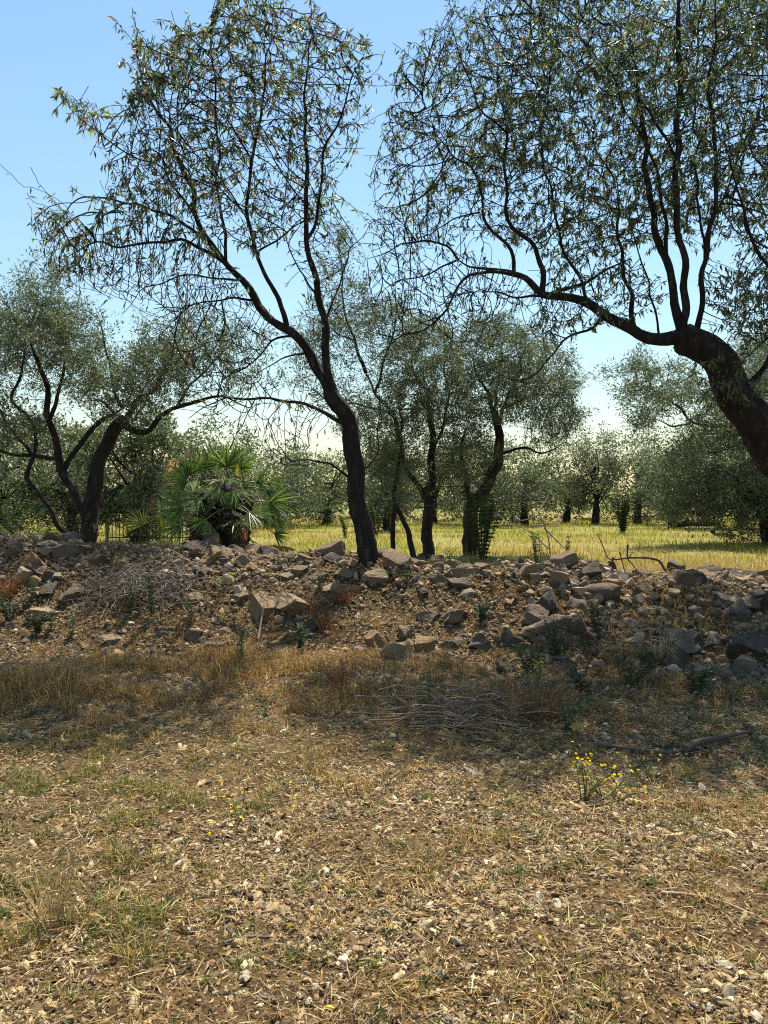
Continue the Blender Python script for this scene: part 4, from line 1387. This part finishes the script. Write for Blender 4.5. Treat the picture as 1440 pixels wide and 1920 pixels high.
# ------------------------------------------------------------------ far low wall, fence, house
lw = thing('low_stone_wall', 'low pale dry stone wall across the far side of the field', 'stone wall', (0, 46, 0.5))
rs = np.random.default_rng(12)
for k in range(150):
    x = -20 + 40 * k / 149 + rs.normal(0, 0.05)
    o = obj('stone', rock_meshes[int(rs.choice([0, 3, 6, 9, 1]))], lw)
    o.location = (x, rs.normal(0, 0.12), rs.uniform(0.05, 0.35))
    o.scale = (rs.uniform(0.3, 0.55), 0.4, rs.uniform(0.25, 0.45))
    o.rotation_euler = rot_rand(rs, 0.2)

def box(acc, c, s, col=None):
    c = np.asarray(c, float)
    s = np.asarray(s, float) / 2
    V = c + np.array([(x, y, z) for x in (-1, 1) for y in (-1, 1) for z in (-1, 1)]) * s
    acc.add(V, np.array([(0, 1, 3, 2), (4, 6, 7, 5), (0, 4, 5, 1), (2, 3, 7, 6), (0, 2, 6, 4), (1, 5, 7, 3)]), col)
fx = (200 - CU) / FPX * 21
fence = thing('metal_fence', 'grey metal bar fence glimpsed between the gnarled olive and the palm', 'fence', (fx, 21, 0.5))
barm = Acc()
box(barm, (0, 0, 0.75), (0.022, 0.022, 1.4), (0.22, 0.24, 0.26))
bar0 = barm.build('bar', M['pebble'], fence)
bar0.location = (0.05, 0, 0)
for k in range(1, 26):
    o = obj('bar', bar0.data, fence)
    o.location = (0.05 + k * 0.105, 0, 0)
for k in range(3):
    a = Acc()
    box(a, (0, 0, 0.78), (0.06, 0.06, 1.62), (0.2, 0.21, 0.22))
    o = a.build('post', M['pebble'], fence)
    o.location = (-0.02 + k * 1.4, 0.05, 0)
for z in (0.15, 1.42):
    a = Acc()
    box(a, (1.38, 0.025, z), (2.8, 0.02, 0.04), (0.2, 0.21, 0.22))
    a.build('rail', M['pebble'], fence)

hx = (306 - CU) / FPX * 48
house = thing('farmhouse', 'small distant house with orange tiled roof glimpsed beyond the palm', 'house', (hx, 48, 0.5))
a = Acc()
box(a, (0, 3, 1.5), (5.0, 6, 3.0), (0.42, 0.27, 0.18))
a.build('wall', M['pebble'], house)
a = Acc()
V = np.array([(-2.8, -0.4, 2.98), (2.8, -0.4, 2.98), (2.8, 6.4, 2.98), (-2.8, 6.4, 2.98), (-2.8, 3, 4.3), (2.8, 3, 4.3)])
a.add(V, np.array([(0, 1, 5, 4), (2, 3, 4, 5), (0, 3, 2, 1)]), (0.45, 0.17, 0.07))
a.add(V, np.array([(0, 4, 3), (1, 2, 5)]), (0.45, 0.17, 0.07))
roof = a.build('roof', M['pebble'], house)
for k in range(22):
    a = Acc()
    xk = -2.7 + k * 0.257
    tube(a, [(xk, -0.42, 3.02), (xk, 3, 4.34)], 0.085, 6, col=np.array((0.5, 0.19, 0.08)) * rng.uniform(0.8, 1.2))
    a.build('tile_row', M['pebble'], roof, True)
a = Acc()
box(a, (1.2, 2.2, 4.4), (0.6, 0.6, 1.0), (0.45, 0.2, 0.1))
a.build('chimney', M['pebble'], roof)
for xk in (-1.3, 1.3):
    a = Acc()
    box(a, (xk, -0.02, 1.6), (0.9, 0.1, 1.1), (0.08, 0.09, 0.1))
    a.build('window', M['pebble'], house)

# ------------------------------------------------------------------ weeds on and before the wall
def upright_weed(label, u, v, hpx, seed, wid=0.10, pal=DK, wts=(4, 4, 2), n=None, L=0.06, stems=3, cat='weed', name='upright_weed', tip=None):
    rs = np.random.default_rng(seed)
    b = hit(u, v)
    h = hpx / FPX * b[1]
    root = thing(name, label, cat, b, 'weeds on the slope')
    a, lf = Acc(), Acc()
    n = n or int(240 * h / 0.5)
    for k in range(stems):
        top = np.array([rs.normal(0, wid * 0.5), rs.normal(0, wid * 0.5), h * rs.uniform(0.75, 1.0)])
        bs = np.array([rs.normal(0, 0.02), rs.normal(0, 0.02), -0.02])
        q = catmull(np.array([bs, (bs + top) / 2 + rs.normal(0, 0.012, 3), top]), 0.02)
        tube(a, q, np.linspace(0.005, 0.002, len(q)), 4, col=(0.12, 0.13, 0.06))
        m = n // stems
        i = rs.integers(int(len(q) * 0.15), len(q), m)
        an = rs.uniform(0, 6.28, m)
        D = np.stack([np.cos(an), np.sin(an), rs.uniform(0.1, 0.9, m)], -1)
        leaves(lf, q[i], D, L * rs.uniform(0.6, 1.2, m), np.full(m, L * 0.17), pick_cols(rs, m, pal, wts), rs)
        if tip:
            m = 5
            leaves(lf, q[-1] + rs.normal(0, 0.03, (m, 3)), rs.normal(0, 1, (m, 3)) + [0, 0, 0.6], np.full(m, 0.022), np.full(m, 0.018), pick_cols(rs, m, [tip], (1,)), rs)
    a.build('stem', M['weed'], root, True)
    lf.build('foliage', M['weed'], root)
    return root
UP = [('tall dark green weed standing in front of the grey twig heap', 283, 1160, 118, 4), ('short thin weed left of the tall one by the twig heap', 250, 1150, 60, 3),
      ('bushy upright green weed on the far left of the stony slope', 60, 1132, 50, 5), ('dark leafy weed at the foot of the slope above the trunk shadow', 455, 1250, 85, 4),
      ('thin weed stem rising through the strewn dry sticks', 801, 1345, 95, 2), ('upright dark weed just right of the strewn sticks', 1062, 1375, 80, 5),
      ('small leafy weed beside the tan boulders at the slope foot', 362, 1170, 60, 3), ('weed on the wall crest at the foot of the bare dead sapling', 1008, 1062, 66, 8),
      ('single slim weed sticking up on the crest beyond the dead sapling', 1061, 1056, 52, 2), ('small green weed on the crest below the slim straight olive', 852, 1070, 40, 4),
      ('small green tuft on the slope left of the crest weeds', 762, 1092, 36, 5), ('slim green weed on the slope in the middle, under the almond trunk', 598, 1110, 40, 3),
      ('thin upright weed left of the pale boulder', 95, 1185, 44, 4), ('thin weed in the open near stones at far left', 135, 1195, 40, 2),
      ('slender weed standing alone in the brown dry grass', 498, 1345, 40, 3)]
for k, (lb, u, v, hp, st) in enumerate(UP):
    upright_weed(lb, u, v, hp, 300 + k, 0.08 + 0.01 * st, stems=st)
DKW = [(0.03, 0.05, 0.022), (0.05, 0.075, 0.032), (0.08, 0.105, 0.05), (0.16, 0.13, 0.07)]
BUSHY = [('dark leafy thistle among the stones below the big mossy stone', 1042, 1235, 70, 0.30), ('dark leafy plant right of the big mossy stone', 1120, 1195, 60, 0.28),
         ('dark green thistle clump below the dark overhanging stones', 1185, 1290, 56, 0.42), ('low dark thistle in front of the tan slabs', 990, 1262, 48, 0.36),
         ('dark weed clump between dry bush and boulder', 1232, 1265, 40, 0.36), ('spreading dark weed at the slope foot on the right edge', 1310, 1300, 44, 0.34),
         ('grey green leafy plant beside the dark standing stone', 562, 1225, 44, 0.24), ('leafy dark plant above the flat slab, mid slope', 905, 1165, 30, 0.26),
         ('round leafy weed at the far left edge', 18, 1165, 46, 0.34), ('small bright leafy weed at far left below the pale boulder', 68, 1190, 34, 0.2),
         ('leafy weed between the mossy boulder and thistles', 1095, 1300, 44, 0.3)]
for k, (lb, u, v, hp, wd) in enumerate(BUSHY):
    b = hit(u, v)
    shrub('thistle', lb, b, hp * 1.25 / FPX * b[1], wd * 1.15, 300, 0.06, DKW, (4, 4, 2, 1), 400 + k, 11, 'weeds on the slope', 'weed', 0.8)
YF = [('yellow flowering weed below the fallen branch', 1095, 1505, 80, (0.65, 0.48, 0.02)), ('yellow flowering stalk beside the bigger yellow weed', 1140, 1500, 50, (0.65, 0.48, 0.02)),
      ('pale yellow green weed under the dark thistle', 1012, 1310, 70, (0.5, 0.5, 0.06)), ('small yellow flowering weed in the grass left of centre', 455, 1525, 44, (0.6, 0.5, 0.03)),
      ('low yellow green tuft on the slope below the palm', 430, 1100, 22, (0.4, 0.4, 0.05))]
for k, (lb, u, v, hp, tp) in enumerate(YF):
    upright_weed(lb, u, v, hp, 500 + k, 0.26, LG + [(0.3, 0.24, 0.08)], (2, 3, 3, 4), 130, 0.04, 7, 'weed', 'flowering_weed', tp)

def dry_bush(label, u, v, hpx, wid, col, seed, n=70):
    rs = np.random.default_rng(seed)
    b = hit(u, v)
    h = hpx / FPX * b[1]
    root = thing('dry_bush', label, 'dry bush', b, 'dry bushes on the slope')
    a = Acc()
    for k in range(n):
        an = rs.uniform(0, 6.28)
        sp = wid / 2 * math.sqrt(rs.random())
        top = np.array([math.cos(an) * sp, math.sin(an) * sp, h * rs.uniform(0.5, 1)])
        q = catmull(np.array([[top[0] * 0.25, top[1] * 0.25, -0.01], top * [0.6, 0.6, 0.6] + rs.normal(0, 0.015, 3), top]), 0.05)
        cc = np.array(col) * rs.uniform(0.6, 1.3)
        tube(a, q, np.linspace(0.0028, 0.0012, len(q)), 3, col=cc)
        for _ in range(5):
            i = rs.integers(1, len(q))
            tube(a, np.array([q[i], q[i] + rs.normal(0, 0.035, 3) + [0, 0, 0.03]]), [0.0018, 0.001], 3, col=cc * rs.uniform(0.8, 1.2), cap=False)
    a.build('stems', M['straw'], root)
    return root
DB = [('orange brown dry tuft at the far left edge of the slope', 18, 1120, 40, 0.3, (0.34, 0.17, 0.07)), ('reddish dry bush on the slope left of the almond trunk', 575, 1150, 45, 0.75, (0.26, 0.15, 0.085)),
      ('reddish dry bush on the slope, in front of the almond trunk shadow', 610, 1185, 45, 0.5, (0.25, 0.14, 0.08)), ('straw coloured dry bush below the dark overhanging stones', 1165, 1262, 70, 0.6, (0.36, 0.25, 0.12)),
      ('tangled reddish dry bush at the end of the strewn sticks', 1010, 1345, 80, 0.8, (0.32, 0.18, 0.09)), ('pale spiky dry stalks in front of the dark overhanging stones', 1232, 1245, 80, 0.45, (0.46, 0.36, 0.22)),
      ('dry brown tuft beside the reddish slope bushes, by the trunk', 640, 1135, 30, 0.4, (0.3, 0.16, 0.07)), ('wispy dry bush left of the big tan boulder', 640, 1290, 50, 0.5, (0.27, 0.15, 0.08)),
      ('pale wispy dry stalks at the near left of the gravel', 105, 1740, 150, 0.4, (0.48, 0.38, 0.2))]
for k, (lb, u, v, hp, wd, cl) in enumerate(DB):
    dry_bush(lb, u, v, hp, wd, cl, 600 + k, 26 if k in (5, 8) else 55)
print('weeds', round(time.time() - T0, 1))

# ------------------------------------------------------------------ loose stones on the near ground
LS = [('long pale flat stone half sunk in the near gravel', 497, 1868, 48, 20, 3), ('small pinkish flat stone just above the long pale one', 545, 1846, 28, 14, 0),
      ('pale pebble in the gravel right of centre', 893, 1632, 22, 12, 3), ('grey stone beside yellow flowers in the near grass', 1160, 1528, 22, 12, 1), ('flat pale stone in the near right gravel', 1002, 1772, 22, 12, 3),
      ('rounded tan stone near the bottom edge of the gravel', 835, 1798, 32, 14, 0), ('pale bare stony hump below the strewn sticks', 888, 1450, 54, 20, 3)]
PALE = {k: mesh('loose_stone', rock_shape(np.random.default_rng(800 + k), 2, 8, 0.04)[0], ICO[2][1], np.broadcast_to(np.array((0.50, 0.42, 0.32)) * (0.85 + 0.1 * (k % 4)), (len(ICO[2][0]), 3)), False, M['rock']) for k in range(len(LS))}
for k, (lb, u, v, ww, hh, ci) in enumerate(LS):
    p = hit(u, v)
    o = tag(obj('loose_stone', PALE[k], None, p), lb, 'stone', 'loose stones on the ground')
    s = ww / FPX * p[1]
    o.scale = (s, s * 0.8, hh / FPX * p[1] * 0.9)
    o.rotation_euler = (0.1, 0.05, rs.uniform(0, 6.28))
# the round dark boulder sitting on the crest
p = hit(1268, 1074)
V, F = rock_shape(np.random.default_rng(9), 2, 4, 0.03)
o = tag(obj('boulder', mesh('boulder', V, F, np.broadcast_to(np.array((0.13, 0.12, 0.11)), (len(V), 3)), True, M['rock']), None, p + [0, 0, 0.06]), 'round dark boulder perched on the wall crest beside the arching branch', 'boulder')
s = 34 / FPX * p[1]
o.scale = (s, s, s * 1.15)

# ------------------------------------------------------------------ gravel, litter, grass
def in_view(n, rs, ymin, ymax, margin=1.12, power=1.0):
    """points spread evenly over the part of the ground the picture can see, a little beyond its sides"""
    Y = np.sqrt(rs.uniform(ymin ** 2, ymax ** 2, n)) if power == 1.0 else ymin + (ymax - ymin) * rs.random(n) ** power
    X = rs.uniform(-1, 1, n) * (Y * (CU / FPX) * margin + 0.6)
    return X, Y
rs = np.random.default_rng(55)
PEB = 0.84 * np.array([(0.42, 0.31, 0.16), (0.33, 0.23, 0.115), (0.50, 0.39, 0.22), (0.22, 0.155, 0.085), (0.56, 0.47, 0.32), (0.36, 0.24, 0.12)])
def pebble_tree():
    g = bpy.data.node_groups.new('pebbles', 'GeometryNodeTree')
    g.interface.new_socket('Geometry', in_out='INPUT', socket_type='NodeSocketGeometry')
    g.interface.new_socket('Geometry', in_out='OUTPUT', socket_type='NodeSocketGeometry')
    gi, go = g.nodes.new('NodeGroupInput'), g.nodes.new('NodeGroupOutput')
    inst = g.nodes.new('GeometryNodeInstanceOnPoints')
    ic = g.nodes.new('GeometryNodeMeshIcoSphere')
    ic.inputs['Radius'].default_value = 0.5
    ic.inputs['Subdivisions'].default_value = 2
    sp = g.nodes.new('GeometryNodeSetPosition')
    nz = g.nodes.new('ShaderNodeTexNoise')
    nz.inputs['Scale'].default_value = 2.6
    nz.inputs['Detail'].default_value = 2
    sub = g.nodes.new('ShaderNodeVectorMath')
    sub.operation = 'SUBTRACT'
    sub.inputs[1].default_value = (0.5, 0.5, 0.5)
    scl = g.nodes.new('ShaderNodeVectorMath')
    scl.operation = 'SCALE'
    scl.inputs['Scale'].default_value = 0.9
    sm = g.nodes.new('GeometryNodeSetMaterial')
    sm.inputs['Material'].default_value = M['gravel']
    fl = g.nodes.new('GeometryNodeSetShadeSmooth')
    fl.inputs['Shade Smooth'].default_value = False
    g.links.new(nz.outputs['Color'], sub.inputs[0])
    g.links.new(sub.outputs[0], scl.inputs[0])
    g.links.new(ic.outputs['Mesh'], sp.inputs['Geometry'])
    g.links.new(scl.outputs[0], sp.inputs['Offset'])
    g.links.new(sp.outputs[0], fl.inputs[0])
    g.links.new(fl.outputs[0], sm.inputs['Geometry'])
    g.links.new(sm.outputs[0], inst.inputs['Instance'])
    g.links.new(gi.outputs[0], inst.inputs['Points'])
    for nm, sock in (('turn', 'Rotation'), ('size', 'Scale')):
        at = g.nodes.new('GeometryNodeInputNamedAttribute')
        at.data_type = 'FLOAT_VECTOR'
        at.inputs['Name'].default_value = nm
        g.links.new(at.outputs[0], inst.inputs[sock])
    g.links.new(inst.outputs[0], go.inputs[0])
    return g
M['gravel'] = tint_mat('gravel stone', 0.9, 60, 0.35, 0.4, 0.004)
for nd in M['gravel'].node_tree.nodes:
    if nd.type == 'ATTRIBUTE':
        nd.attribute_type = 'INSTANCER'
PT = pebble_tree()
def pebbles(name, label, X, Y, S, cols, rs, sink=0.1):
    n = len(X)
    me = bpy.data.meshes.new(name)
    me.vertices.add(n)
    me.vertices.foreach_set('co', np.stack([X, Y, hz(X, Y) + S * sink], -1).astype(np.float32).ravel())
    C = np.ones((n, 4), np.float32)
    C[:, :3] = cols[rs.integers(0, len(cols), n)] * rs.uniform(0.45, 1.45, (n, 1))
    me.attributes.new('tint', 'FLOAT_COLOR', 'POINT').data.foreach_set('color', C.ravel())
    tr = np.stack([rs.normal(0, 0.5, n), rs.normal(0, 0.5, n), rs.uniform(0, 6.28, n)], -1).astype(np.float32)
    me.attributes.new('turn', 'FLOAT_VECTOR', 'POINT').data.foreach_set('vector', tr.ravel())
    sz = (S[:, None] * np.stack([rs.uniform(0.9, 1.6, n), rs.uniform(0.7, 1.1, n), rs.uniform(0.35, 0.8, n)], -1)).astype(np.float32)
    me.attributes.new('size', 'FLOAT_VECTOR', 'POINT').data.foreach_set('vector', sz.ravel())
    me.materials.append(M['gravel'])
    o = tag(obj(name, me), label, 'gravel', kind='stuff')
    md = o.modifiers.new('pebbles', 'NODES')
    md.node_group = PT
    return o
X, Y = in_view(290000, rs, 1.9, 7.8, 1.15, 1.1)
keep = rs.random(len(X)) < 0.14 + 0.75 * sstep(0.40, 0.64, fbm(X, Y, 0.6, 70)) * (1 - 0.7 * sstep(-0.3, -1.3, X)) * (1 - 0.55 * sstep(3.2, 4.6, Y))
X, Y = X[keep], Y[keep]
S = np.minimum(0.0075 * (1 - rs.random(len(X))) ** -0.36, 0.045)
pebbles('gravel', 'loose tan gravel over the near ground', X, Y, S, PEB, rs)
n = 70000
X = rs.uniform(-6.5, 6, n)
Y = rs.uniform(6.2, 10.8, n)
pebbles('rubble_grit', 'fine broken stone covering the slope of the rubble wall', X, Y, np.minimum(0.014 * (1 - rs.random(n)) ** -0.36, 0.07), np.concatenate([PEB * 0.75, ROCKCOL]), rs)

# fallen leaves and dry scraps
acc = Acc()
X, Y = in_view(40000, rs, 1.9, 10.4, 1.15, 0.9)
n = len(X)
B = np.stack([X, Y, hz(X, Y) + rs.uniform(0.004, 0.03, n)], -1)
an = rs.uniform(0, 6.28, n)
D = np.stack([np.cos(an), np.sin(an), rs.normal(0.05, 0.25, n)], -1)
L = rs.uniform(0.012, 0.042, n)
leaves(acc, B, D, L, L * rs.uniform(0.25, 0.5, n), pick_cols(rs, n, [(0.30, 0.21, 0.11), (0.17, 0.11, 0.06), (0.42, 0.32, 0.18), (0.07, 0.05, 0.04), (0.5, 0.4, 0.05), (0.33, 0.13, 0.05)], (30, 26, 20, 14, 1.2, 3)), rs)
tag(acc.build('leaf_litter', M['straw']), 'scattered dry fallen leaves and scraps on the ground', 'leaf litter', kind='stuff')

# flattened straw lying about
acc = Acc()
X, Y = in_view(66000, rs, 1.9, 8.6, 1.15, 0.95)
keep = rs.random(len(X)) < 0.3 + 0.9 * sstep(0.35, 0.6, fbm(X, Y, 0.5, 171))
X, Y = X[keep], Y[keep]
n = len(X)
an = rs.uniform(0, 6.28, n)
B = np.stack([X, Y, hz(X, Y) + rs.uniform(0.004, 0.035, n)], -1)
L = rs.uniform(0.03, 0.13, n) * rs.uniform(0.5, 1.2, n)
leaves(acc, B, np.stack([np.cos(an), np.sin(an), rs.normal(0.08, 0.22, n)], -1), L, rs.uniform(0.002, 0.0055, n),
       pick_cols(rs, n, [(0.46, 0.34, 0.16), (0.32, 0.21, 0.09), (0.17, 0.10, 0.05), (0.56, 0.46, 0.27), (0.09, 0.06, 0.04)], (26, 26, 16, 10, 12)), rs, simple=True, sag=0.3)
tag(acc.build('straw_litter', M['straw']), 'flattened dry straw and stalks strewn over the ground', 'straw', kind='stuff')

def grass(name, label, X, Y, hgt, wd, col, rs, lean=0.5, mat='straw', zoff=-0.01):
    n = len(X)
    Z = hz(X, Y) + zoff
    B = np.stack([X, Y, Z], -1)
    an = rs.uniform(0, 6.28, n)
    ld = np.stack([np.cos(an), np.sin(an), np.zeros(n)], -1)
    ln = (lean * rs.random(n) ** 0.8)[:, None]
    up = np.array([0, 0, 1.0])
    h = hgt[:, None]
    m1 = B + up * h * 0.55 + ld * h * ln * 0.35
    tp = B + up * h * (1 - 0.35 * ln) + ld * h * ln * 1.1
    sd = np.stack([-np.sin(an + 0.7), np.cos(an + 0.7), np.zeros(n)], -1) * wd[:, None] / 2
    V = np.stack([B - sd, B + sd, m1 - sd * 0.75, m1 + sd * 0.75, tp], 1).reshape(-1, 3)
    k = np.arange(n)[:, None, None] * 5
    F = (k + np.array([[[0, 1, 3], [0, 3, 2], [2, 3, 4]]])).reshape(-1, 3)
    me = mesh(name, V, F, np.repeat(col, 5, 0), False, M[mat])
    return tag(obj(name, me), label, 'grass', kind='stuff')
STRAW = [(0.46, 0.315, 0.12), (0.30, 0.18, 0.07), (0.14, 0.08, 0.036), (0.56, 0.42, 0.19), (0.27, 0.12, 0.045)]
GG = [(0.09, 0.11, 0.025), (0.15, 0.155, 0.04), (0.22, 0.195, 0.06)]
# dry short grass, thick from mid distance to the wall's foot, thin over the gravel
n = 270000
X, Y = in_view(n, rs, 1.9, 8.4, 1.15, 0.95)
dens = 0.40 + 0.55 * sstep(3.2, 4.8, Y) + 0.55 * sstep(-0.2, -1.2, X) * sstep(2.0, 3.0, Y)
dens *= 0.22 + 1.1 * sstep(0.36, 0.60, fbm(X, Y, 0.42, 90))
keep = rs.random(n) < dens
X, Y = X[keep], Y[keep]
n = len(X)
tuft = sstep(0.45, 0.7, fbm(X, Y, 0.22, 91))
tall = sstep(5.4, 6.4, Y) * sstep(8.0, 7.4, Y) * sstep(0.30, 0.55, fbm(X, Y, 1.2, 92)) * (0.22 + 0.78 * sstep(-0.2, -1.6, X))
hg = (0.016 + 0.07 * tuft + 0.20 * tall) * rs.uniform(0.35, 1.4, n)
red = sstep(4.4, 5.8, Y)
c1 = pick_cols(rs, n, STRAW, (24, 26, 26, 12, 8))
c2 = pick_cols(rs, n, STRAW, (14, 26, 30, 6, 18))
col = np.where((rs.random(n) < red * 0.75)[:, None], c2, c1)
gmask = rs.random(n) < (0.16 + 0.55 * sstep(-0.1, -1.2, X) * sstep(5.4, 4.6, Y) * sstep(2.2, 3.2, Y) + 0.45 * sstep(0.5, 0.66, fbm(X, Y, 0.7, 93)) * sstep(5.4, 4.8, Y))
col = np.where(gmask[:, None], pick_cols(rs, n, GG, (4, 4, 3)), col)
grass('dry_grass', 'short dry straw coloured grass thinly covering the near ground', X, Y, hg, rs.uniform(0.002, 0.0062, n), col, rs, 1.3)
# dry grass on the bank
n = 45000
X = rs.uniform(-6.5, 6, n)
Y = rs.uniform(6.2, 10.6, n)
keep = rs.random(n) < 0.10 + 0.9 * sstep(0.46, 0.62, fbm(X, Y, 0.6, 95)) * (0.35 + 0.65 * sstep(9.8, 8.2, Y))
X, Y = X[keep], Y[keep]
n = len(X)
grass('dry_grass', 'withered reddish brown grass between the stones of the slope', X, Y, rs.uniform(0.03, 0.12, n), rs.uniform(0.003, 0.006, n), pick_cols(rs, n, STRAW + GG, (16, 22, 24, 8, 16, 4, 5, 4)), rs, 1.2)
# small green tufts in the gravel
tx, ty = in_view(620, rs, 2.1, 6.8, 1.1)
tn = rs.integers(16, 50, len(tx))
X = np.repeat(tx, tn) + rs.normal(0, 0.018, tn.sum())
Y = np.repeat(ty, tn) + rs.normal(0, 0.018, tn.sum())
n = len(X)
grass('green_grass', 'small fresh green tufts dotted over the gravel', X, Y, rs.uniform(0.015, 0.065, n), rs.uniform(0.003, 0.007, n), pick_cols(rs, n, [(0.07, 0.11, 0.025), (0.11, 0.145, 0.035), (0.19, 0.19, 0.05)], (5, 4, 3)), rs, 1.1, 'weed')
# sunny field beyond the wall
n = 85000
Y = 10.8 + 42 * rs.random(n) ** 1.5
X = rs.uniform(-1, 1, n) * Y * 0.58
keep = rs.random(n) < 0.15 + 1.0 * sstep(0.36, 0.58, fbm(X, Y, 1.8, 98))
X, Y = X[keep], Y[keep]
n = len(X)
gr = sstep(0.40, 0.56, fbm(X * 0.6, Y, 3.2, 99)) * sstep(13, 18, Y)
colg = pick_cols(rs, n, [(0.22, 0.25, 0.035), (0.30, 0.29, 0.05), (0.16, 0.20, 0.03)], (4, 4, 2))
cold = pick_cols(rs, n, [(0.46, 0.36, 0.13), (0.38, 0.26, 0.09), (0.3, 0.2, 0.08)], (4, 4, 2))
col = np.where((rs.random(n) < gr * 0.8 + 0.2 * sstep(11, 14, Y))[:, None], colg, cold)
grass('field_grass', 'yellow green grass over the sunny field beyond the wall', X, Y, rs.uniform(0.06, 0.17, n) * (1 + Y / 60), 0.004 + 0.0005 * Y * rs.uniform(0.5, 1.3, n), col, rs, 0.7)
print('done', round(time.time() - T0, 1))
